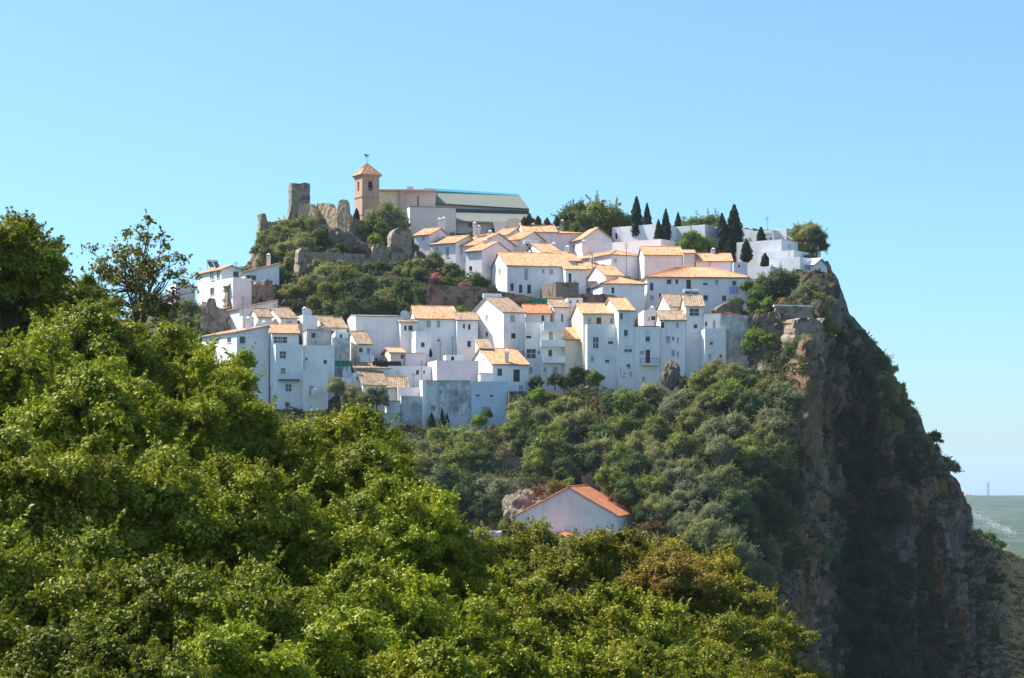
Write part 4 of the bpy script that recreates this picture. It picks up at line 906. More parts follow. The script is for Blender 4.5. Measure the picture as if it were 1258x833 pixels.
def belltower():
    D = 312; xc, xf, xs = 445, 466, 435.6; C = P(xc, 285, D); W = 2.9
    f, s, L = frame_of(C, xc, xf, xs, W); W = L; 
    lo, hi = 0, 89
    f, s, L = frame_of(C, xc, xf, xs, 2.75)
    W = L*.98
    # pick the yaw that shows the left flank at the right width for a square shaft
    best = min((abs(proj(C+Vector((-math.sin(R(a)), math.cos(R(a)), 0))*hitface(C, Vector((math.cos(R(a)), math.sin(R(a)), 0)), xf, 300)[0])-xs), a) for a in np.arange(5, 60, .5))[1]
    f = Vector((math.cos(R(best)), math.sin(R(best)), 0)); s = Vector((-f.y, f.x, 0)); L, _ = hitface(C, f, xf, 300); W = L
    root = empty('bell_tower', C, 'square brick church bell tower with a pyramid roof and weather vane', 'bell tower')
    Z = lambda py: (HY-py)/F*D-C.z; up = Vector((0, 0, 1)); H = Z(216.5)
    brick = MB()
    def hole(base, d, px, y0, y1, w_): u, _ = hitface(base, d, px, y0); return (u-w_/2, u+w_/2, Z(y1), Z(y0))
    hf = hole(C, f, 455.2, 221.5, 233.5, .78); hs = hole(C, s, 440.2, 221.5, 233.5, .7)
    open_grid(brick, Vector((0, 0, 0)), f, L, -2, H, [hf], .8, s); open_grid(brick, Vector((0, 0, 0)), s, W, -2, H, [hs], .8, f)
    A, B, Cc, Dd = Vector((0, 0, 0)), f*L, f*L+s*W, s*W
    for p, q in ((B, Cc), (Cc, Dd)): brick.face([p-up*2, q-up*2, q+up*H, p+up*H])
    brick.build('shaft', m_brickp, root)
    def band(z, h, o, name, m):
        mb = MB(); mb.box(A-f*o-s*o+up*z, f*(L+2*o), s*(W+2*o), up*h); mb.build(name, m, root)
    band(Z(241.6), .28, .09, 'string_course', m_brickp); band(Z(264), .22, .07, 'string_course', m_brickp); band(H, .16, .12, 'cornice', m_brickp); band(H+.163, .14, .26, 'cornice', m_brickp)
    r = MB(); o = .36; z = H+.31; q = [x+up*z for x in (A-f*o-s*o, B+f*o-s*o, Cc+f*o+s*o, Dd-f*o+s*o)]; c = (f*L+s*W)/2+up*(Z(198))
    for i in range(4): panel(r, q[i], q[(i+1) % 4], c, c, .05)
    for p in q: r.tube([p, c], .05, 5)
    r.build('roof', [m_tile, m_slab], root)
    # bell in the front opening, arch head
    u = (hf[0]+hf[1])/2; zb = (hf[2]*.45+hf[3]*.55); mb = MB(); cc = f*u+s*.35+up*zb; n = 14; prof = [(.0, .34), (.12, .33), (.17, .25), (.19, .1), (.24, -.08), (.33, -.2)]
    for (r0, z0), (r1, z1) in zip(prof, prof[1:]):
        for i in range(n):
            a0, a1 = i*2*math.pi/n, (i+1)*2*math.pi/n; g = lambda r_, a, z_: cc+Vector((math.cos(a)*r_, math.sin(a)*r_, z_))
            mb.face([g(r0, a0, z0), g(r0, a1, z0), g(r1, a1, z1), g(r1, a0, z1)])
    mb.tube([cc+f*-.4+up*.36, cc+f*.4+up*.36], .05, 6); mb.build('bell', m_bronze, root)
    for h, d, nrm in ((hf, f, s), (hs, s, f)):
        mb = MB(); n = 8; cx = (h[0]+h[1])/2; rr = (h[1]-h[0])/2; zt = h[3]-rr
        for sg in (-1, 1):   # spandrels that turn the opening into an arch
            arc = [d*(cx+sg*rr*math.cos(t))+up*(zt+rr*math.sin(t))+nrm*.05 for t in np.linspace(0, math.pi/2, n)]
            corner = d*(cx+sg*rr)+up*h[3]+nrm*.05
            for i in range(n-1): mb.face([corner, arc[i], arc[i+1]]); mb.face([arc[i], arc[i+1], arc[i+1]+nrm*.5, arc[i]+nrm*.5])
        mb.build('arch_head', m_brickp, root)
    # weather vane
    t = c; mb = MB(); mb.tube([t-up*.3, t+up*1.45], .03, 6); mb.tube([t+up*.9-f*.35, t+up*.9+f*.35], .02, 5); mb.tube([t+up*.9-s*.35, t+up*.9+s*.35], .02, 5)
    bm_ = [(-.42, 1.12), (-.22, 1.02), (.1, 1.04), (.35, 1.2), (.42, 1.42), (.3, 1.3), (.12, 1.25), (-.1, 1.2), (-.2, 1.42), (-.4, 1.4)]
    a = [t+f*x+up*z_-s*.015 for x, z_ in bm_]; b = [p+s*.03 for p in a]; mb.face(a); mb.face(b[::-1])
    for i in range(len(a)): mb.face([a[i], a[(i+1) % len(a)], b[(i+1) % len(a)], b[i]])
    mb.build('weather_vane', m_iron, root)
def brickp():
    M = MAT('salmon_brickwork'); v, o = M.coord(); b = M.n.new('ShaderNodeTexBrick'); b.inputs['Scale'].default_value = 3.2
    b.inputs['Color1'].default_value = (.50, .29, .20, 1); b.inputs['Color2'].default_value = (.60, .38, .27, 1); b.inputs['Mortar'].default_value = (.55, .45, .36, 1)
    M.l.new(M.mapping(v, (1, 1, 1)), b.inputs[0]); n = M.tex(v, 1.2, 6, .7); c = M.mix(M.ramp(n.outputs[0], [(.45, 0.), (.75, .5)]), b.outputs[0], (.30, .18, .13)); M.base(c, .9, .15); M.bump(n.outputs[0], .3, .03); return M.m
m_brickp = brickp(); belltower()

# ------------------------------------------------------------------ castle and stone walls
def keep():
    D = 305; C = P(357.5, 275, D); best = 14; f = Vector((math.cos(R(best)), math.sin(R(best)), 0)); s = Vector((-f.y, f.x, 0)); L, _ = hitface(C, f, 381, 250)
    lo, hi = .2, 9
    for _ in range(30):
        W = (lo+hi)/2
        if proj(C+s*W) > 350: lo = W
        else: hi = W
    W = min(W, 3.4); H = (275-224.5)/F*D; mb = MB(); up = Vector((0, 0, 1)); n = 16; m = 34; o = 3.3
    peri = [(f*(L*i/n)) for i in range(n)] + [f*L+s*(W*i/6) for i in range(6)] + [f*(L*(1-i/n))+s*W for i in range(n)] + [s*(W*(1-i/6)) for i in range(6)]
    cen = f*L/2+s*W/2; rings = []
    for j in range(m+1):
        t = j/m; ring = []
        for p in peri:
            out = (p-cen).normalized(); k = .13*mnoise.fractal(Vector((p.x*2.2+o, p.y*2.2, t*H*2.2)), .7, 2., 4)
            left = max(0, 1-(p.dot(f))/1.0)       # the left flank bulges where the outer stones broke away
            bulge = left*(.75*math.exp(-((t-.30)/.17)**2) - .25*(1 if t < .12 else 0) - .1*(t > .6))
            z = -3+(H+3)*t + (0.15*n3(p, 1.5, o) if j == m else 0)
            ring.append(p+out*k-f*bulge+up*z)
        rings.append(ring)
    q = len(peri)
    for j in range(m):
        for i in range(q): mb.face([rings[j][i], rings[j][(i+1) % q], rings[j+1][(i+1) % q], rings[j+1][i]])
    mb.face(rings[-1]); o_ = mb.build('castle_tower', m_stone, None, C, weld=True); tag(o_, 'tall broken square stone tower of the ruined castle', 'ruined tower')
keep()
ruin('thin ragged stump of castle wall at the far left of the rock', [(318.5,264),(321,262.5),(325,263),(326,271),(327,274),(338,273),(343,270),(350,272)], 292, 303, thick=1.2, D2=305)
ruin('low lit castle wall joined to the foot of the tall tower', [(368,252),(369,250.5),(385,250.5),(386,256),(390,258)], 270, 305.5, mat=m_stonelit, D2=303.6, thick=.9, rough=.1)
ruin('long lit castle wall with a dark breach and a raised block', [(391.5,257),(392,250),(407,250),(409.5,255.5),(412,257),(420,256.5)], 292, 305, mat=m_stonelit, D2=301.5, thick=1.1, holes=[(400,273,1.1,1.0)], rough=.09)
ruin('round-topped castle wall pier beside the long lit wall', [(417,255),(418,248),(420,246),(424,245.5),(427,250),(427.6,262),(430,265),(432,266)], 296, 301.2, D2=300.2, thick=1.2, mat=m_stonelit, rough=.14)
ruin('grey stump of castle wall below the bell tower', [(432,268),(437,271),(446,273.5),(447,282)], 305, 301, D2=303, thick=1.4)
ruin('rough castle rampart above the shrubs, below the long lit wall', [(386,282),(395,276),(405,281),(415,284),(425,287),(436,292),(450,300)], 325, 299, D2=297, thick=2., rough=.5, mat=m_stonedark)  # dark stone colour stands in for the shade on these rocks
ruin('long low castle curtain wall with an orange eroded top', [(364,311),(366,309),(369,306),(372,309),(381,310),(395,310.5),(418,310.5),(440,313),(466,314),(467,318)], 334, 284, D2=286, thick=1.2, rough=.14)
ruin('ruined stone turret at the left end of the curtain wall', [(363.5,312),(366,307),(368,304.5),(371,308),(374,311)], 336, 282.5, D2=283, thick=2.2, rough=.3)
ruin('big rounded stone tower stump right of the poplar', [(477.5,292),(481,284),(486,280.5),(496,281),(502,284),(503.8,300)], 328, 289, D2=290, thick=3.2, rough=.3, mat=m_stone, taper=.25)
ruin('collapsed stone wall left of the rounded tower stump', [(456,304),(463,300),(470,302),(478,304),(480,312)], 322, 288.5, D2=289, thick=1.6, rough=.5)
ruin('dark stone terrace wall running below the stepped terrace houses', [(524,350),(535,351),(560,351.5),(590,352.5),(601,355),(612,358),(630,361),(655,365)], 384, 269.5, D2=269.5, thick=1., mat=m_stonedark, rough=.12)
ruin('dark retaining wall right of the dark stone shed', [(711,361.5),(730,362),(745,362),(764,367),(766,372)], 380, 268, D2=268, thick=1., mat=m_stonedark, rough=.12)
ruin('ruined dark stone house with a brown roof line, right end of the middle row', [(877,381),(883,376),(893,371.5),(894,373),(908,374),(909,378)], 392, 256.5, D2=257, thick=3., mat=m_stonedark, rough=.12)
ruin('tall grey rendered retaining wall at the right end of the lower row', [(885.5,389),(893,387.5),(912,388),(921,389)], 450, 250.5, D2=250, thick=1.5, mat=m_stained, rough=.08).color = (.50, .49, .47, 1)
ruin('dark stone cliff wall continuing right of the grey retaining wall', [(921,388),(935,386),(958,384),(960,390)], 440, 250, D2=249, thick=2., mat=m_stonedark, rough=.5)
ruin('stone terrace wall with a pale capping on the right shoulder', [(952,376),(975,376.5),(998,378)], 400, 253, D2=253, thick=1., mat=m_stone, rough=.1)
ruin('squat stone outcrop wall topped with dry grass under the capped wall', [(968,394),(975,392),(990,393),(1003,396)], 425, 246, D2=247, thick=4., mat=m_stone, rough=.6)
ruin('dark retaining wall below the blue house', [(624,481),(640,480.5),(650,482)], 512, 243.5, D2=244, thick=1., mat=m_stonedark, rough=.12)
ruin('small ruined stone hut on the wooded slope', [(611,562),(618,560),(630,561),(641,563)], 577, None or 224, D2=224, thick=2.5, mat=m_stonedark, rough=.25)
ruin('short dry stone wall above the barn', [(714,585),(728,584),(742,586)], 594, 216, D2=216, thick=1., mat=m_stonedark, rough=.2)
ruin('crumbling stone bank below the white walled terrace', [(276,352),(284,348),(300,350),(318,346),(330,349),(334,356)], 380, 270, D2=272, thick=3., mat=m_stone, rough=.8)
ruin('broken stone wall with a thin spike below the tall solar-heater house', [(250,372),(257,377),(259,368),(261,366.5),(263,376),(276,382),(279,390)], 408, 262, D2=261, thick=1.5, mat=m_stone, rough=.3)
ruin('orange tiled wall top beside the ruined dark stone house', [(884,386),(893,383.5),(905,386),(913,388.5)], 392, 252.5, D2=252.5, thick=1.2, mat=m_red, rough=.15, ext=.5)

# small things of the village
def coping():
    mb = MB(); a = P(951, 376.3, 252.6); b = P(998, 377.2, 252.6); mb.box(a, b-a, (0, 1.2, 0), (0, 0, .22)); o = mb.build('wall_capping', m_plaster, None); tag(o, 'long white capping slab lying on the right shoulder wall', 'capping'); o.color = (.75, .76, .78, 1)
coping()
def netting(lbl, x0, x1, y0, y1, D):
    mb = MB(); n = 8; a, b = P(x0, y1, D), P(x1, y1, D); h = (y1-y0)/F*D
    for i in range(n): 
        p, q = a.lerp(b, i/n), a.lerp(b, (i+1)/n); k = Vector((0, .12*(i % 2), 0)); k2 = Vector((0, .12*((i+1) % 2), 0))
        mb.face([p+k, q+k2, q+k2+Vector((0, 0, h)), p+k+Vector((0, 0, h))]); 
    root = empty('fence_netting', a, lbl, 'netting'); 
    for v in range(len(mb.v)): mb.v[v] = tuple(Vector(mb.v[v])-a)
    mb.build('netting', m_tarp, root); po = MB()
    for i in range(5): p = (b-a)*i/4; po.tube([p-Vector((0, 0, .6)), p+Vector((0, 0, h+.1))], .04, 5)
    po.tube([Vector((0, 0, h)), (b-a)+Vector((0, 0, h))], .03, 5); po.build('post_frame', m_iron, root)
netting('green netting fence beside the bare grey block wall', 411, 431.5, 443.5, 450, 249.3)
netting('bright green netting on the terrace above the pink-walled house', 652.5, 672, 367, 374.5, 263.5)
def pergola():
    a = P(458, 450, 250.9); root = empty('pergola', a, 'dark vine-covered pergola behind the white house with the blue door', 'pergola'); mb = MB(); w_ = 34/F*250; 
    for i in range(5):
        for k in (0, 2.2): mb.tube([(w_*i/4, k, -1.5), (w_*i/4, k, .3)], .05, 5)
    for k in (0, 1.1, 2.2): mb.tube([(0, k, .3), (w_, k, .2)], .05, 5)
    mb.build('frame', m_iron, root); global rng; rng = np.random.default_rng(9); n = 1500
    Cc = np.c_[rng.random(n)*w_, rng.random(n)*2.4-.1, .1+.5*rng.random(n)]; me = leaf_mesh('foliage', Cc, unit(n), .16*(.5+rng.random(n)), [m_oleaf]); o = bpy.data.objects.new('foliage', me); col.objects.link(o); o.parent = root; o.color = (.035, .03, .02, 1)
pergola()
def tank():
    c = P(386.7, 486, 245.0); mb = MB(); mb.tube([(0, 0, 0), (0, 0, .75)], .42, 16); mb.tube([(0, 0, .752), (0, 0, .85)], [.40, .15], 16); o = mb.build('water_tank', m_frame, None, c); tag(o, 'small round white water tank on the cream annex terrace', 'tank')
tank()
def pipe():
    for lbl, x, y0, y1, D in (('thin black flue pipe rising from the roofscape', 727.5, 325, 312, 283.5), ('tall thin aerial pole among the roofs', 769.5, 345, 298, 280)):
        a = P(x, y0, D); h = (y0-y1)/F*D; mb = MB(); mb.tube([(0, 0, -.5), (0, 0, h)], .06 if h < 3 else .035, 6)
        if h > 3:
            for k in (.95, .85, .9): mb.tube([(-.4, 0, h*k), (.4, 0, h*k)], .02, 4)
        o = mb.build('aerial_pole' if h > 3 else 'flue_pipe', m_iron, None, a); tag(o, lbl, 'pole' if h > 3 else 'pipe')
pipe()

# barn below the village
house('old whitewashed barn with an orange-red tiled gable roof on the lower slope', 759, 634, 778, 634, 662, 12, roof='gf', rise=2.8, peak=.48, tile=m_red, mat=m_worn, col_=(.72,.71,.68), over=.18, name='barn', cat='barn')
house('low outbuilding whose red tiled roof shows between the foreground branches', 706, 664, 716, 664, 690, 7, roof='gf', tile=m_red, pitch=20, name='outbuilding', cat='outbuilding')
house('long low grey-roofed shed left of the barn', 612, 569, 618, 654, 672, 5, roof='flat', col_=(.6,.62,.62), name='shed', cat='shed')
def boulder_obj(label, px, py, rx, ry, D, dz=0, seed=0):
    import bmesh
    b = bmesh.new(); bmesh.ops.create_icosphere(b, subdivisions=5 if rx > 6 else 2, radius=1); c = P(px, py, D); sx, sz = rx/F*D, ry/F*D
    for v in b.verts:
        p = v.co.copy(); k = 1+.28*mnoise.fractal(p*1.2+Vector((seed, 0, 0)), 1., 2., 5)-.25*abs(mnoise.noise(p*2.3+Vector((seed, 5, 0)))); v.co = Vector((p.x*sx*k, p.y*min(sx, sz)*1.1*k, p.z*sz*k))
    me = bpy.data.meshes.new('boulder'); b.to_mesh(me); b.free(); me.materials.append(m_boulder); me.polygons.foreach_set('use_smooth', [False]*len(me.polygons))
    o = bpy.data.objects.new('boulder', me); col.objects.link(o); o.location = c; tag(o, label, 'rock'); return o
boulder_obj('big pale rock outcrop behind the barn', 644, 628, 27, 27, 207, seed=3)
boulder_obj('dark rounded crag against the white wall below the many-shuttered house', 824, 461, 11, 17, 244, seed=8).data.materials[0] = m_stonedark

for (_C, _f, _s, _L, _W, _H) in HOUSES.values():
    add_pad(_C, _f, _s, _L, _W)
hill()
# ------------------------------------------------------------------ vegetation on the hill: (kind, photo x, photo y of the top, crown radius in pixels, colour key, D or None, look)
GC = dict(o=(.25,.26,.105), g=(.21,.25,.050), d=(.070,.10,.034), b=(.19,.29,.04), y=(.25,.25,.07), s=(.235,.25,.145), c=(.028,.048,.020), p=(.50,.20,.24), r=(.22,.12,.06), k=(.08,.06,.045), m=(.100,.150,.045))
LOOK = {'o': 'grey-green', 'g': 'mid-green', 'd': 'dark green', 'b': 'bright green', 'y': 'yellow-green', 's': 'silvery', 'c': 'blackish green', 'm': 'deep green', 'r': 'rusty brown', 'k': 'dark brown'}
LM = [(452,240,'the bell tower'),(365,250,'the castle tower'),(420,270,'the lit castle wall'),(420,320,'the castle curtain wall'),(490,300,'the rounded stone stump'),(560,255,'the church'),
 (265,350,'the solar-heater house'),(322,335,'the chimneyed white house'),(465,415,'the blank white house'),(600,400,'the gabled heater house'),(740,430,'the barred-window house'),(825,430,'the many-shuttered house'),
 (870,430,'the white buttress house'),(905,415,'the grey retaining wall'),(850,360,'the purple-cloth house'),(660,345,'the wide white house'),(765,370,'the hip-roofed house'),(550,500,'the boarded grey house'),
 (600,500,'the pale blue house'),(705,630,'the old barn'),(645,620,'the pale rock outcrop'),(626,568,'the ruined stone hut'),(728,588,'the short dry stone wall'),(978,384,'the capped wall'),(985,400,'the squat stone outcrop'),
 (950,295,'the cemetery niches'),(965,330,'the blue-white curved wall'),(995,331,'the tiny chapel'),(780,290,'the long cemetery building'),(460,470,'the grey-brown roofed cottage'),(395,470,'the cream annex'),(590,355,'the dark terrace wall'),
 (1020,360,'the cliff top'),(1005,500,'the cliff buttress'),(1100,560,'the cliff shoulder'),(1180,580,'the cliff corner'),(1150,650,'the grey cliff face'),(990,760,'the orange cliff foot'),(1225,690,'the sunlit scree')]
used_labels = set(); tree_no = 0
def where(px, py):
    o = sorted(LM, key=lambda l: (l[0]-px)**2+(l[1]-py)**2)[:6]; ds = []
    for lx, ly, n in o:
        dx, dy = px-lx, py-ly
        if abs(dx) > 2*abs(dy): d = 'right of' if dx > 0 else 'left of'
        elif abs(dy) > 2*abs(dx): d = 'below' if dy > 0 else 'above'
        else: d = ('below' if dy > 0 else 'above')+(' right of' if dx > 0 else ' left of')
        r = math.hypot(dx, dy); a = 'just ' if r < 28 else '' if r < 75 else 'well '
        ds.append((a+d, n))
    return ds
def mk_label(look, px, py):
    ds = where(px, py); opts = [f'{look} {a} {n}' for a, n in ds[:1]] + [f'{look} {ds[i][0]} {ds[i][1]} and {ds[j][0]} {ds[j][1]}' for i, j in ((0,1),(0,2),(1,2),(0,3),(1,3),(2,3),(0,4),(1,4))]
    for l in opts:
        if l not in used_labels and len(l.split()) <= 16: used_labels.add(l); return l
    return opts[0]
def hill_tree(kind, px, top, rpx, ck, D=None, label=None, sz=1., name=None, cat=None, group=None):
    """rpx crown radius in photo pixels, top = photo y of the crown's top"""
    global tree_no; tree_no += 1; rnd.seed(tree_no*13)
    var = {'olive': 4, 'oak': 4, 'bush': 3, 'cypress': 3, 'open': 1, 'thin': 2}[kind]; k = (kind, tree_no % var); p = proto(k)
    if kind == 'cypress':
        hpx = rpx[1]; D = D or DH(px, top+hpx)-1; h = hpx/F*D; s = h/3.4; wsc = 1.05*rpx[0]/F*D/(s*.56)
        loc = P(px, top+hpx, D); 
        lab = label or mk_label('slim cypress', px, top+hpx/2)
        r = put_tree(k, 'cypress_tree', 'cypress', loc, s, rnd.random()*6, GC[ck], lab, 'dark cypresses', None); r.scale = (s*wsc, s*wsc, s); return r
    full = {'olive': 1.6, 'oak': 1.6, 'bush': .9, 'open': 2.2, 'thin': 1.6}[kind]
    base = top+rpx*full*.85
    if D is None: D = DH(px, min(base, 955))-1.0
    s = rpx/F*D*1.16; z = (HY-top)/F*D - p['top']*s*sz
    lk = LOOK.get(ck, 'green'); noun = {'olive': 'olive tree', 'oak': 'broadleaf tree', 'bush': 'bush', 'open': 'sparse tree', 'thin': 'tree'}[kind]
    lab = label or mk_label(('big ' if rpx > 27 else 'small ' if rpx < 13 else '')+lk+' '+noun, px, top+rpx*.7)
    nm = name or {'olive': 'olive_tree', 'oak': 'broadleaf_tree', 'bush': 'bush', 'open': 'sparse_tree', 'thin': 'slender_tree'}[kind]
    c = GC[ck]; j = rnd.uniform(.85, 1.18); c = tuple(x*j for x in c)
    return put_tree(k, nm, cat or nm.split('_')[-1], Vector(((px-CX)*D/F, D, z)), s, rnd.random()*6.28, c, lab, group or {'tree': 'trees on the hillside', 'bush': 'bushes on the hillside'}[nm.split('_')[-1]], s*sz)
T = hill_tree
CY = [(782,242,7.5,52,303),(795,250,5.5,44,306),(818,257,6,46,300),(809,270,5,32,299),(833,261,4.5,30,305),(902,252,10,58,302),(889,268,7,40,301),(897,288,5.2,32,295),(884,296,4.5,24,295),(917,294,7,29,294),(935,279,6,26,300),(940,311,5.5,18,292),(887,262,6,34,303)]
for px, t_, w_, h_, d_ in CY: T('cypress', px, t_, (w_, h_), 'c', d_)
for px, t_, w_, h_ in ((530,507,5.5,28),(543,502,3.2,30),(549,508,3.2,22)): T('cypress', px, t_, (w_, h_), 'c', 242)
T('cypress', 529, 428, (2, 11), 'c', 252, 'tiny cypress against the white house with the square window')
T('cypress', 438, 256, (4, 18), 'c', 306, 'short dark cypress just left of the bell tower foot')
for i, (px, t_, h_) in enumerate(((644,266,12),(650,262,14),(661,265,12),(672,267,12),(684,266,12),(655,268,9))): T('cypress', px, t_, (4, h_), 'd', 306+i*.4)
# big crowns on the skyline
V = [
 # top of the village
 ('oak',735,246,34,'g',309),('oak',705,250,22,'m',310),('oak',760,258,22,'d',310),('oak',715,262,20,'m',307),('oak',868,263,26,'g',310),('oak',845,270,18,'g',310),('oak',853,284,21,'b',297),('oak',868,292,15,'g',296.5),
 ('olive',474,247,25,'s',303),('oak',462,268,18,'g',300),('oak',487,265,15,'g',303),('bush',461,288,9,'b',295),('thin',470,275,14,'s',301),
 ('bush',517,309,7,'p',290),('bush',509,300,8,'b',290.5),('oak',536,309,12,'g',286),('bush',526,318,9,'m',285.5),('bush',553,323,10,'g',284),('bush',561,330,9,'m',283.5),('bush',535,336,11,'p',279),
 ('bush',549,340,11,'g',279),('bush',565,341,9,'m',280),('oak',587,334,14,'m',277),('bush',571,347,7,'p',276),('bush',504,325,9,'o',284),
 # castle rock
 ('olive',345,276,17,'o',None),('olive',362,268,20,'o',None),('olive',380,263,16,'o',None),('olive',372,285,18,'o',None),('olive',350,296,18,'o',None),('olive',391,281,14,'m',None),('bush',324,284,12,'g',None),('bush',335,290,14,'o',None),
 ('bush',330,305,12,'m',None),('bush',357,315,14,'o',None),('olive',375,302,12,'s',None),('bush',340,325,10,'s',None),('bush',316,300,9,'y',None),('bush',400,292,12,'m',None),('bush',418,299,10,'d',None),('bush',436,302,9,'d',None),('bush',350,333,12,'m',None),('bush',410,305,8,'g',None),
 # below the curtain wall
 ('bush',388,319,9,'o',281),('bush',402,322,10,'g',281),('bush',420,320,8,'o',281.5),('bush',436,323,10,'m',282),('bush',455,322,8,'o',283),('bush',470,322,9,'m',284),('bush',484,322,9,'s',284.5),('bush',497,318,9,'m',286),('olive',404,321,19,'o',None),('olive',425,325,15,'y',None),('olive',390,336,16,'s',None),('olive',410,345,20,'g',None),('olive',436,340,18,'d',None),('oak',452,336,22,'m',None),('olive',375,340,15,'y',None),('bush',358,348,14,'o',None),
 ('olive',472,352,17,'o',None),('olive',500,340,20,'m',None),('olive',510,318,16,'o',None),('bush',485,364,14,'g',None),('olive',455,362,18,'d',None),('oak',430,364,18,'m',None),('bush',407,369,14,'o',None),('bush',386,362,12,'y',None),('oak',520,352,16,'m',None),('bush',538,362,12,'d',None),
 ('bush',518,374,9,'b',None),('bush',566,376,9,'b',None),('bush',475,340,12,'s',None),('bush',490,326,10,'o',None),('bush',550,360,12,'m',None),('bush',575,362,11,'d',None),('bush',600,366,10,'m',None),('bush',635,366,8,'b',None),('bush',645,369,7,'b',None),('bush',500,372,12,'d',None),('bush',548,372,10,'d',None),
 ('bush',345,357,10,'y',None),('bush',365,370,10,'d',None),('bush',400,383,10,'d',None),('bush',415,386,10,'d',None),('bush',330,352,9,'g',None),('bush',287,376,7,'y',None),('bush',318,360,9,'m',None),('bush',372,385,8,'d',None),
 # left spur
 ('olive',235,368,16,'o',None),('olive',220,372,14,'m',None),('olive',250,384,14,'g',None),('bush',263,396,7,'b',None),('olive',228,388,16,'o',None),('bush',205,385,12,'y',None),('bush',244,402,12,'m',None),('bush',212,362,8,'r',None),
 # in and under the lower row
 ('olive',413,463,13,'s',242),('olive',432,472,15,'o',241),('olive',463,474,15,'s',241.5),('olive',448,480,14,'o',240),('oak',682,458,10,'d',250),('oak',659,463,10,'d',250),('oak',712,450,14,'d',249),('oak',724,455,12,'g',248.5),('bush',735,460,8,'m',248.5),('oak',694,462,10,'d',248),
 ('bush',660,476,13,'b',243),('bush',676,482,9,'y',242.5),('oak',588,509,10,'b',241),('bush',598,502,8,'m',241.6),('oak',842,462,12,'d',243),('bush',855,470,10,'d',243),
 # right of the lower row
 ('oak',957,330,22,'m',None),('oak',938,338,16,'g',None),('oak',930,350,14,'m',None),('bush',918,345,9,'g',None),('bush',905,366,11,'m',None),('bush',925,368,12,'m',None),('bush',942,366,11,'b',None),('olive',990,343,19,'s',None),('olive',1008,358,15,'o',None),
 ('bush',1010,380,13,'y',None),('bush',1018,398,13,'y',None),('olive',1000,272,17,'o',299),('olive',985,275,14,'g',300),('olive',1003,290,13,'d',298),('bush',992,300,12,'d',297),('bush',978,292,9,'r',299),('bush',995,312,8,'d',293),
 ('bush',915,382,9,'m',None),('bush',935,380,10,'g',None),('bush',928,404,15,'b',None),('bush',945,410,12,'g',None),('bush',920,420,12,'m',None),('olive',984,412,20,'m',None),('bush',965,440,12,'m',None),('bush',975,452,13,'b',None),('bush',948,432,10,'d',None),('bush',990,440,10,'g',None),
]
for a in V:
    k, px, t_, r_, ck, d_ = a
    if ck == 'p': T(k, px, t_, r_, ck, d_, mk_label('pink-flowering oleander bush', px, t_), name='oleander_bush')
    else: T(k, px, t_, r_, ck, d_)
# the wooded slope below the village: rows from back to front (placed by hand, jittered a little)
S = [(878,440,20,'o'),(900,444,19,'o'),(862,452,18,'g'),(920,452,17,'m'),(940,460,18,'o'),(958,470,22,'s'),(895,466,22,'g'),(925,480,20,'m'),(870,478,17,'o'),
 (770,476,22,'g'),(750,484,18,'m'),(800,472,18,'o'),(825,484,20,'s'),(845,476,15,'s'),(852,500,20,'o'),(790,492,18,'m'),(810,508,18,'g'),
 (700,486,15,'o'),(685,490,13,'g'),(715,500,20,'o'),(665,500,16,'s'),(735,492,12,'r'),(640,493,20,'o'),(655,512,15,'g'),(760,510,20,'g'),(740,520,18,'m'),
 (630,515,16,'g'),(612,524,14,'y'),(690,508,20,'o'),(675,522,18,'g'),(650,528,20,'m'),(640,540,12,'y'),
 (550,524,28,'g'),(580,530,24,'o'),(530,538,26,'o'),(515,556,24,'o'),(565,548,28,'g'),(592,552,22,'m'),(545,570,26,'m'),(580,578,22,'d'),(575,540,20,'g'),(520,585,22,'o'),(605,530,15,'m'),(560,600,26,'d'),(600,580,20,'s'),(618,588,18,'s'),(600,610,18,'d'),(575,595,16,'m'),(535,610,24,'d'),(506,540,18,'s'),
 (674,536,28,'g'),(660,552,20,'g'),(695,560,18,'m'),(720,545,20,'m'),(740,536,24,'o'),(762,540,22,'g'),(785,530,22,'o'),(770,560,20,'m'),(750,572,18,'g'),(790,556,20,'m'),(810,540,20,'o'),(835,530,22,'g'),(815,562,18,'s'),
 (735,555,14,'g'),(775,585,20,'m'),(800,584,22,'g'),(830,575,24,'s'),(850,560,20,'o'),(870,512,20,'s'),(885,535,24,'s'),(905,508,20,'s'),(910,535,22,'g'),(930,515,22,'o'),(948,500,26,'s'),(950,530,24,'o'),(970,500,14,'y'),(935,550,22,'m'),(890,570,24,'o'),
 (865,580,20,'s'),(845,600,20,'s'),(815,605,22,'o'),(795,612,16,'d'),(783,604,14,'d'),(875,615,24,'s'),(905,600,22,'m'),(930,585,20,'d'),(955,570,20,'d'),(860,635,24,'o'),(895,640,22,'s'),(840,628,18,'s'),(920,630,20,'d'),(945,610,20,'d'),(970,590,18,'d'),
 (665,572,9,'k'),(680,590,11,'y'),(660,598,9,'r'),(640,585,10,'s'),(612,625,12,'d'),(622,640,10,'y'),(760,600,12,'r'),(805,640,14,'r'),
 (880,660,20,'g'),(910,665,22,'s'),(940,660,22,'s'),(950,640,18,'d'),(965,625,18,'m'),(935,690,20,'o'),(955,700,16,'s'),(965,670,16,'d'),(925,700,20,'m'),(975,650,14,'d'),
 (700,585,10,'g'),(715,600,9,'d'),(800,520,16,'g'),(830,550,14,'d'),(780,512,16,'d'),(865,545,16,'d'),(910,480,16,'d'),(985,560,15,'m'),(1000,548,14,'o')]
rnd2 = random.Random(5)
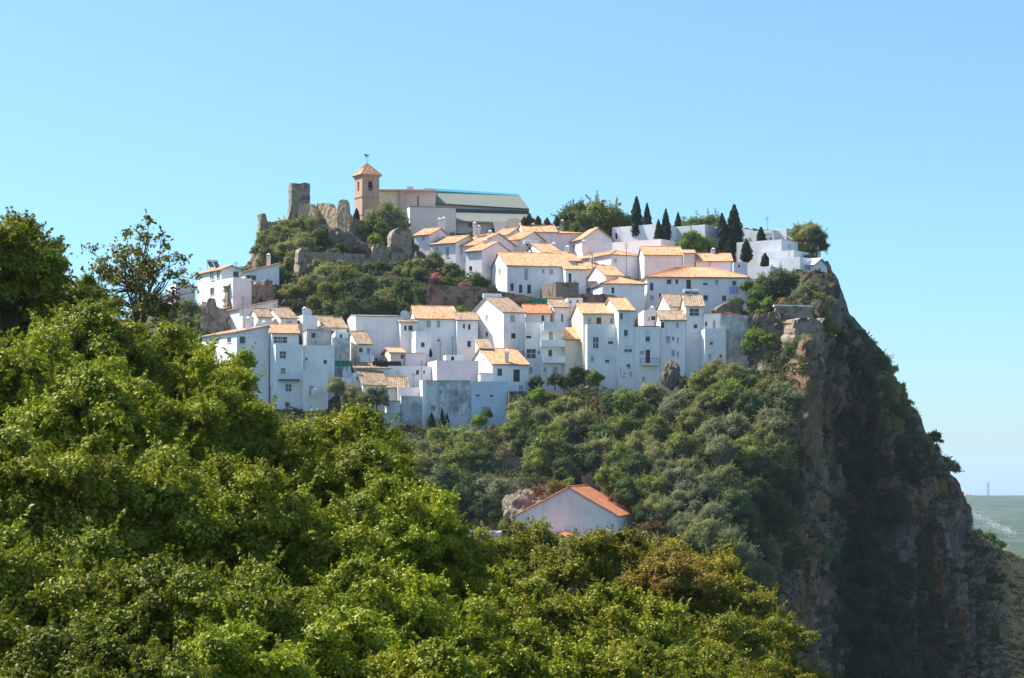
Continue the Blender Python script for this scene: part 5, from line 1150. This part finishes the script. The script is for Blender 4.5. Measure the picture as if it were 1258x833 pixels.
for px, t_, r_, ck in S:
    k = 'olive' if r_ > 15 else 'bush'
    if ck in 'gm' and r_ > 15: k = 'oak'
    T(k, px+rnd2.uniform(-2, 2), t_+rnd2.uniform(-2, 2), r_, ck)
# cliff plants: dark masses and edge trees
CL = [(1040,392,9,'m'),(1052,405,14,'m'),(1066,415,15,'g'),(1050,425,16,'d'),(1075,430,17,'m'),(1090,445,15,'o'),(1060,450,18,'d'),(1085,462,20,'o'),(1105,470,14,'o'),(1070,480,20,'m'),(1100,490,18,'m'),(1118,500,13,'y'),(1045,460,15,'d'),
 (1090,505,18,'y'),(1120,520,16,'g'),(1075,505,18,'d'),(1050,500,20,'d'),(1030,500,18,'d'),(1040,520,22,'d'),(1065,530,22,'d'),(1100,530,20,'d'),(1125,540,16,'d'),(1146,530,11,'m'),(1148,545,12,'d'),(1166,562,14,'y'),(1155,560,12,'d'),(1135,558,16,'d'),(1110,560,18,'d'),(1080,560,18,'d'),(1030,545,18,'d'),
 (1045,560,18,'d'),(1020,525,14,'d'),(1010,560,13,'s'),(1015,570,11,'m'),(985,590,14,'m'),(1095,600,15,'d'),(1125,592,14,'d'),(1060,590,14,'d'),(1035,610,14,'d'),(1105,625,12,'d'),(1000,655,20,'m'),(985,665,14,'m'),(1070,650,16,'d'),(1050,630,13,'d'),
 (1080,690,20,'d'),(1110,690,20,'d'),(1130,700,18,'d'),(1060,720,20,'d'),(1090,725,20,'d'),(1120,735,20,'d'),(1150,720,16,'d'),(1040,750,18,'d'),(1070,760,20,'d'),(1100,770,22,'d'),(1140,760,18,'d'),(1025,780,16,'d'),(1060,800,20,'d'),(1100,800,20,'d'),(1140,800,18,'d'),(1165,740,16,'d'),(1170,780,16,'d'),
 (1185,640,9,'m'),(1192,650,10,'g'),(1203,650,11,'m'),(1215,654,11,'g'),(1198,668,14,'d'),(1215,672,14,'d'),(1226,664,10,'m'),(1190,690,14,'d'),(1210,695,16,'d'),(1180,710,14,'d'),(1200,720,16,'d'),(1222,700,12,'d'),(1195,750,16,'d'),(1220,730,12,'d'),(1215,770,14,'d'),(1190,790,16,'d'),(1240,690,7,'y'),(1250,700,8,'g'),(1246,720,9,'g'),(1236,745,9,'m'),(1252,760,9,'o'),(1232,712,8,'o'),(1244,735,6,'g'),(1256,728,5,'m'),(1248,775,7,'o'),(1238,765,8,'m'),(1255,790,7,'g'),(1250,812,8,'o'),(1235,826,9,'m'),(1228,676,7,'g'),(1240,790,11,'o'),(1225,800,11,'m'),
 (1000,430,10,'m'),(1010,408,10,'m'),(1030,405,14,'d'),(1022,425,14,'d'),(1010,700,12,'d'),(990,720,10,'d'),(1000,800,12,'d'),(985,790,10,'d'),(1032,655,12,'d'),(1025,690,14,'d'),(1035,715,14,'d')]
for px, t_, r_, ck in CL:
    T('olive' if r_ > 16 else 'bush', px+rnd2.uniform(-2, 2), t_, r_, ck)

rnd3 = random.Random(21)
for i in range(85):
    px, py = rnd3.uniform(965, 1182), rnd3.uniform(410, 825)
    if py < crest(px)+14: continue
    T('bush', px, py, rnd3.uniform(6, 14), rnd3.choice('dddddm'))
for i in range(34):     # rocks on the sunlit scree at the far right
    px = rnd3.uniform(1222, 1262); py = rnd3.uniform(max(690, crest(px)+6), 835); o_ = boulder_obj(mk_label('small tan boulder', px, py), px, py, rnd3.uniform(1.5, 4), rnd3.uniform(1, 2.6), DH(px, py)-.1, seed=i); o_['group'] = 'boulders on the sunlit scree'
# undergrowth: low scrub that covers the ground between the trees
def undergrowth():
    from mathutils.bvhtree import BVHTree
    hbv = BVHTree.FromObject(bpy.data.objects['hill'], bpy.context.evaluated_depsgraph_get())
    global rng; rng = np.random.default_rng(77); C = []; N = []; S_ = []
    for i in range(15000):
        px = rng.uniform(190, 1262); y, d = profile(px); top = y[-1]; py = rng.uniform(top+2, 850)
        rock = (975 < px < 1012 and py < 640) or (955 < px < 1000 and py > 690) or (1085 < px < 1185 and 590 < py < 690) or (1035 < px < 1062 and 580 < py < 690) or (1005 < px < 1045 and py < 400)
        nn_ = mnoise.noise(Vector((px*.03, py*.014, 3)))
        if px > 975 and px < 1190 and ((rock and (nn_ < .05 or rng.random() < .5)) or (not rock and nn_ < -.32)): continue
        if px > 1222 and rng.random() < .55: continue
        if 275 < py < 440 and 420 < px < 920 and rng.random() < .3: continue
        h_ = hbv.ray_cast(Vector((0, 0, 0)), P(px, py, 100).normalized())
        if not h_[0] or h_[1].z < -.2: continue
        hp = h_[0]; bad = False
        for C_, f_, s_, L_, W_, bx0, bx1, by0, by1 in PADS:
            if bx0 < hp.x < bx1 and by0 < hp.y < by1:
                d_ = hp-C_; u_ = d_.x*f_.x+d_.y*f_.y; v_ = d_.x*s_.x+d_.y*s_.y
                if -.9 < u_ < L_+.9 and -1.2 < v_ < W_+.9: bad = True; break
        if bad: continue
        c = np.array(hp)+np.array([0, -.15, .05]); r = rng.uniform(.35, 1.2); n = int(26*r)+8
        u = unit(n); u[:, 2] = np.abs(u[:, 2])*.7; C.append(c+u*r*(.6+.4*rng.random((n, 1)))); N.append(u*.8+unit(n)); S_.append(np.full(n, .20)*(.6+.8*rng.random(n)))
    C = np.concatenate(C); N = np.concatenate(N); N /= np.linalg.norm(N, axis=1)[:, None]
    me = leaf_mesh('undergrowth', C, N, np.concatenate(S_), [m_oleaf]); o = bpy.data.objects.new('undergrowth', me); col.objects.link(o); o.color = (.075, .085, .034, 1)
    tag(o, 'low dry scrub covering the hillside between the trees', 'undergrowth', kind='stuff')
undergrowth()

# ------------------------------------------------------------------ foreground trees: kind, variant, x, y of the top, crown radius (m), depth, colour, label
FG = [
 ('big',1,0,268,2.2,52,(0.171,0.193,0.015),'tall dark green tree cut by the left edge, highest of the foreground'),
 ('open',0,160,263,2.75,66,(0.143,0.142,0.023),'sparse tree with bare curving limbs against the sky'),
 ('big',1,110,378,2.2,50,(0.210,0.240,0.016),'tree with its crown just under the sparse tree'),
 ('big',2,206,402,1.85,53,(0.235,0.269,0.015),'bright tree crown right below the far-left white house'),
 ('big',2,88,338,1.75,57,(0.158,0.194,0.022),'crown bridging the tallest left tree and the sparse tree'),
 ('big',1,12,338,2.3,56,(0.162,0.185,0.014),'crown filling in behind the tallest foreground tree at the left edge'),
 ('big',2,262,640,1.6,39,(0.162,0.192,0.016),'shaded crown in the middle of the dark hollow'),  # leaf colour dimmed to stand for the shade of the hollow
 ('big',3,272,432,1.4,51,(0.301,0.338,0.018),'bright crown touching the left end of the lower row of houses'),
 ('big',0,20,408,2.2,42,(0.256,0.292,0.018),'crown at the left edge under the tallest foreground tree'),
 ('big',1,105,455,2.0,41,(0.266,0.308,0.018),'bright crown left of centre in the second rank of foreground trees'),
 ('big',2,200,470,1.8,42,(0.220,0.250,0.015),'crown in front of the bright crown below the far-left house'),
 ('big',3,286,480,1.5,44,(0.218,0.250,0.017),'crown below the chimney end of the lower row, second rank'),
 ('big',4,418,503,1.95,47,(0.242,0.270,0.016),'crown rising in front of the cream annex and cottages'),
 ('big',0,345,524,1.65,44,(0.217,0.240,0.015),'crown under the tall narrow white house'),
 ('big',1,450,545,1.5,44,(0.211,0.242,0.015),'crown just left of the wooded slope edge'),
 ('big',2,60,530,2.0,34,(0.210,0.229,0.015),'wide crown at mid height near the left edge'),
 ('big',3,170,555,1.9,35,(0.239,0.266,0.018),'crown above the dark hollow on the left'),
 ('big',4,285,565,1.6,36,(0.224,0.245,0.017),'shaded crown beside the dark hollow between the foreground trees'),
 ('big',0,390,610,1.7,37,(0.233,0.269,0.018),'crown right of the dark hollow between the foreground trees'),
 ('big',1,498,590,1.6,42,(0.280,0.319,0.018),'crown below the wooded slope, left of the grey-roofed shed'),
 ('big',2,545,640,1.4,42,(0.239,0.264,0.015),'crown in front of the grey-roofed shed'),
 ('big',3,50,655,1.8,29,(0.204,0.235,0.016),'low crown in the lower left, third rank'),
 ('big',4,175,690,1.6,28,(0.166,0.189,0.013),'dim crown in the lower left shade'),  # shade of the lower left is put into the dim leaf colour
 ('big',0,290,700,1.4,27,(0.194,0.222,0.017),'low crown under the dark hollow'),
 ('big',1,470,690,1.6,34,(0.259,0.296,0.018),'crown at lower centre left of the open-limbed trees'),
 ('big',2,400,750,1.5,27,(0.261,0.308,0.018),'low bright crown near the bottom edge, left of centre'),
 ('big',3,40,770,1.4,23,(0.154,0.170,0.013),'bottom left corner crown'),
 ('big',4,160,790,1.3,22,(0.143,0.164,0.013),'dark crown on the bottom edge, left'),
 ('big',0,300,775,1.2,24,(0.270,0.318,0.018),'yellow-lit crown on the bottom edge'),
 ('big',1,525,790,1.3,26,(0.258,0.288,0.017),'small pale crown on the bottom edge near centre'),
 ('thin',0,640,640,2.1,62,(0.207,0.211,0.017),'open tree whose twisting limbs show in front of the outbuilding roof'),
 ('thin',1,712,652,2.1,60,(0.224,0.223,0.018),'open crown in front of the left half of the barn'),
 ('big',4,785,655,1.9,60,(0.202,0.192,0.018),'crown under the right corner of the barn'),
 ('big',2,850,665,2.0,62,(0.266,0.233,0.024),'olive-tinted crown right of the barn'),
 ('thin',2,832,672,1.6,58,(0.283,0.210,0.034),'thin brownish crown with bare twigs right of the barn'),
 ('big',3,905,712,1.9,60,(0.228,0.217,0.019),'crown at the right shoulder of the foreground wood'),
 ('big',0,935,760,1.5,58,(0.224,0.226,0.018),'last foreground crown beside the orange cliff foot'),
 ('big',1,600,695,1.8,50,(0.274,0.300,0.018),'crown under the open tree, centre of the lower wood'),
 ('big',2,690,712,1.9,49,(0.231,0.245,0.017),'crown below the barn in the lower wood'),
 ('big',4,775,725,1.9,48,(0.249,0.263,0.018),'rounded crown right of centre in the lower wood'),
 ('big',0,860,755,1.8,50,(0.248,0.246,0.021),'crown low on the right side of the wood'),
 ('big',3,560,740,1.6,38,(0.258,0.288,0.017),'bright crown near the bottom, just left of centre'),
 ('big',1,660,775,1.6,38,(0.232,0.258,0.016),'bottom edge crown right of the bright one near centre'),
 ('big',4,760,790,1.6,38,(0.233,0.254,0.018),'bottom edge crown in the right half'),
 ('big',2,850,800,1.5,42,(0.233,0.245,0.017),'bottom edge crown at the right end of the wood'),
 ('big',3,930,812,1.2,46,(0.216,0.217,0.017),'smallest crown on the bottom edge, right end'),
 ('thin',1,992,815,1.0,60,(0.245,0.241,0.022),'leafy twig tops poking up at the bottom by the cliff foot'),
]
ROOTS = []
for kind, v, px, top, r_, D, c, lab in FG:
    k = (kind, v % 3 if kind != 'open' else 0); p = proto(k); s = r_*1.03; z = (HY-top)/F*D-p['top']*s
    rnd.seed(int(px*7+top)); put_tree(k, 'broadleaf_tree' if kind == 'big' else 'open_tree', 'tree', Vector(((px-CX)*D/F, D, z)), s, rnd.random()*6.28, c, lab, 'trees in the foreground wood')
    ROOTS.append(((px-CX)*D/F, D, z+.35))

# ------------------------------------------------------------------ ground, far country, sea
def ground():
    RA = np.array(ROOTS); me = bpy.data.meshes.new('ground')
    rs = np.concatenate([np.arange(2, 30, 2.), np.arange(30, 80, 2.5), np.geomspace(82, 9000, 90)]); an = np.radians(np.concatenate([np.arange(-180, -30, 6.), np.arange(-30, 30, .5), np.arange(30, 180.1, 6.)]))
    vs = []
    for r in rs:
        for a in an:
            x, y = r*math.sin(a), r*math.cos(a)
            w_ = np.exp(-((RA[:, 0]-x)**2+(RA[:, 1]-y)**2)/ (2*5.**2))+1e-9; zn = float((w_*RA[:, 2]).sum()/w_.sum())
            zf = -44-.02*r+6*mnoise.noise(Vector((x*.01, y*.01, 0)))
            if r > 300: zf = -50-(min(r, 2800)-300)*.03+(min(60, (r-300)*.06))*mnoise.fractal(Vector((x*.0012, y*.0012, 4)), 1., 2., 5)*.6
            if y > 2500:     # the far ridge
                t = min(1, (y-2500)/2500); t = t*t*(3-2*t); top = -87*(y/5000)+8*mnoise.fractal(Vector((x*.0016, y*.0007, 9)), 1., 2., 4)*.4
                zf = zf*(1-t)+top*t if y < 5000 else top-(y-5000)*.13
            near = 1/(1+math.exp(min(50, (math.hypot(x+8, y-25)-62)/5.))); zn2 = zn if w_.sum() > 1e-6 else -6-.1*r
            if y < 18: zn2 = min(zn2, -1.7-.16*r) if r > 4 else -1.8
            vs.append((x, y, zn2*near+zf*(1-near)))
    n = len(an); fs = [(i*n+j, i*n+j+1, (i+1)*n+j+1, (i+1)*n+j) for i in range(len(rs)-1) for j in range(n-1)]
    c = len(vs); vs.append((0, 0, -1.8)); fs += [(j+1, j, c) for j in range(n-1)]
    me.from_pydata(vs, [], fs); me.materials.append(m_soil); me.polygons.foreach_set('use_smooth', [True]*len(fs)); o = bpy.data.objects.new('ground', me); col.objects.link(o)
    tag(o, 'green valley floor and far low ridge', 'ground', kind='structure')
    return vs, rs, an
GV = ground()
mb = MB(); mb.face([(-80000, -20000, -420), (80000, -20000, -420), (80000, 110000, -420), (-80000, 110000, -420)])
tag(mb.build('sea', m_sea), 'pale blue sea at the horizon', 'sea', kind='structure')
from mathutils.bvhtree import BVHTree
dg = bpy.context.evaluated_depsgraph_get(); gobj = bpy.data.objects['ground']; bv = BVHTree.FromObject(gobj, dg)
def gz(x, y):
    h = bv.ray_cast(Vector((x, y, 2000)), Vector((0, 0, -1))); return h[0].z if h[0] else -100
def far_scree():
    mb = MB(); r = random.Random(3)
    for i in range(800):
        t = r.random(); px = 1172+75*t+r.uniform(-4, 4); py = 622+34*t+r.gauss(0, 3.2)*(1.2-t*.6)
        d = Vector(((px-CX)/F, 1, (HY-py)/F)).normalized(); h = bv.ray_cast(Vector((0, 600, 0))*0+d*700, d)
        if not h[0]: continue
        c = h[0]; s = c.y/F*r.uniform(.3, 1.0); b = [Vector((r.uniform(-1, 1)*s*1.6, r.uniform(-1, 1)*s, 0)) for _ in range(3)]
        base = [c+Vector((-s, -s, -s)), c+Vector((s*1.4, -s, -s)), c+Vector((s, s, -s)), c+Vector((-s, s, -s))]; top = [c+Vector((q.x-c.x, q.y-c.y, 0))*.6+Vector((0, 0, s*r.uniform(.4, 1.1))) for q in base]
        mb.hexa(base+top)
    tag(mb.build('pale_rubble', plain('pale_rubble', (.50, .46, .40), .9, .2)), 'pale quarry rubble running down the far slope', 'rubble', kind='stuff')
far_scree()
def far_bits():
    D = 4850
    for i, (px, w_) in enumerate(((1181.5, 5), (1187.5, 4), (1192, 3))):
        a = P(px-w_/2, 609, D); k = D/F; mb = MB(); root = empty('farmhouse', a, ('widest', 'middle', 'narrowest')[i]+' of the tiny distant farmhouses on the far ridge', 'farmhouse', 'farmhouses on the far ridge')
        mb.box((0, 0, -8), (w_*k, 0, 0), (0, 9, 0), (0, 0, 8+1.6*k)); mb.build('wall', m_plaster, root).color = (.7, .6, .55, 1)
        mb = MB(); h = 1.6*k; mb.face([(0, 0, h), (w_*k, 0, h), (w_*k, 4.5, h+2), (0, 4.5, h+2)]); mb.face([(0, 9, h), (w_*k, 9, h), (w_*k, 4.5, h+2), (0, 4.5, h+2)]); mb.face([(0, 0, h), (0, 4.5, h+2), (0, 9, h)]); mb.face([(w_*k, 0, h), (w_*k, 9, h), (w_*k, 4.5, h+2)]); mb.build('roof', m_red, root)
    a = P(1214, 609, D); H = 17*D/F; mb = MB(); n = 9
    root = empty('lattice_mast', a, 'thin lattice mast standing on the far ridge', 'mast')
    for sx in (-1, 1):
        for sy in (-1, 1): mb.tube([(sx*2.6, sy*2.6, -6), (sx*.5, sy*.5, H)], .22, 4)
    for i in range(n):
        z0, z1 = H*i/n, H*(i+1)/n; w0, w1 = 2.6-2.1*i/n, 2.6-2.1*(i+1)/n
        for sy in (-1, 1): mb.tube([(-w0, sy*w0, z0), (w1, sy*w1, z1)], .2, 4); mb.tube([(w0, sy*w0, z0), (-w1, sy*w1, z1)], .2, 4)
    mb.build('lattice', m_iron, root); mb = MB()
    for z in (.72, .84, .94): mb.box((-4, -.3, H*z), (8, 0, 0), (0, .6, 0), (0, 0, .6))
    mb.build('crossarm', m_iron, root)
far_bits()

# haze: one even volume around everything below the sky
def haze():
    M = MAT('pale_haze'); M.n.remove(M.b); v = M.n.new('ShaderNodeVolumePrincipled'); v.inputs['Density'].default_value = .85e-4; v.inputs['Color'].default_value = (.72, .92, 1, 1); v.inputs['Anisotropy'].default_value = .2
    M.l.new(v.outputs[0], M.out.inputs['Volume']); mb = MB(); mb.box((-90000, -30000, -1400), (180000, 0, 0), (0, 150000, 0), (0, 0, 1400+55)); o = mb.build('haze', M.m, weld=True); tag(o, 'thin blue haze over the valley', 'haze', kind='stuff')
haze()
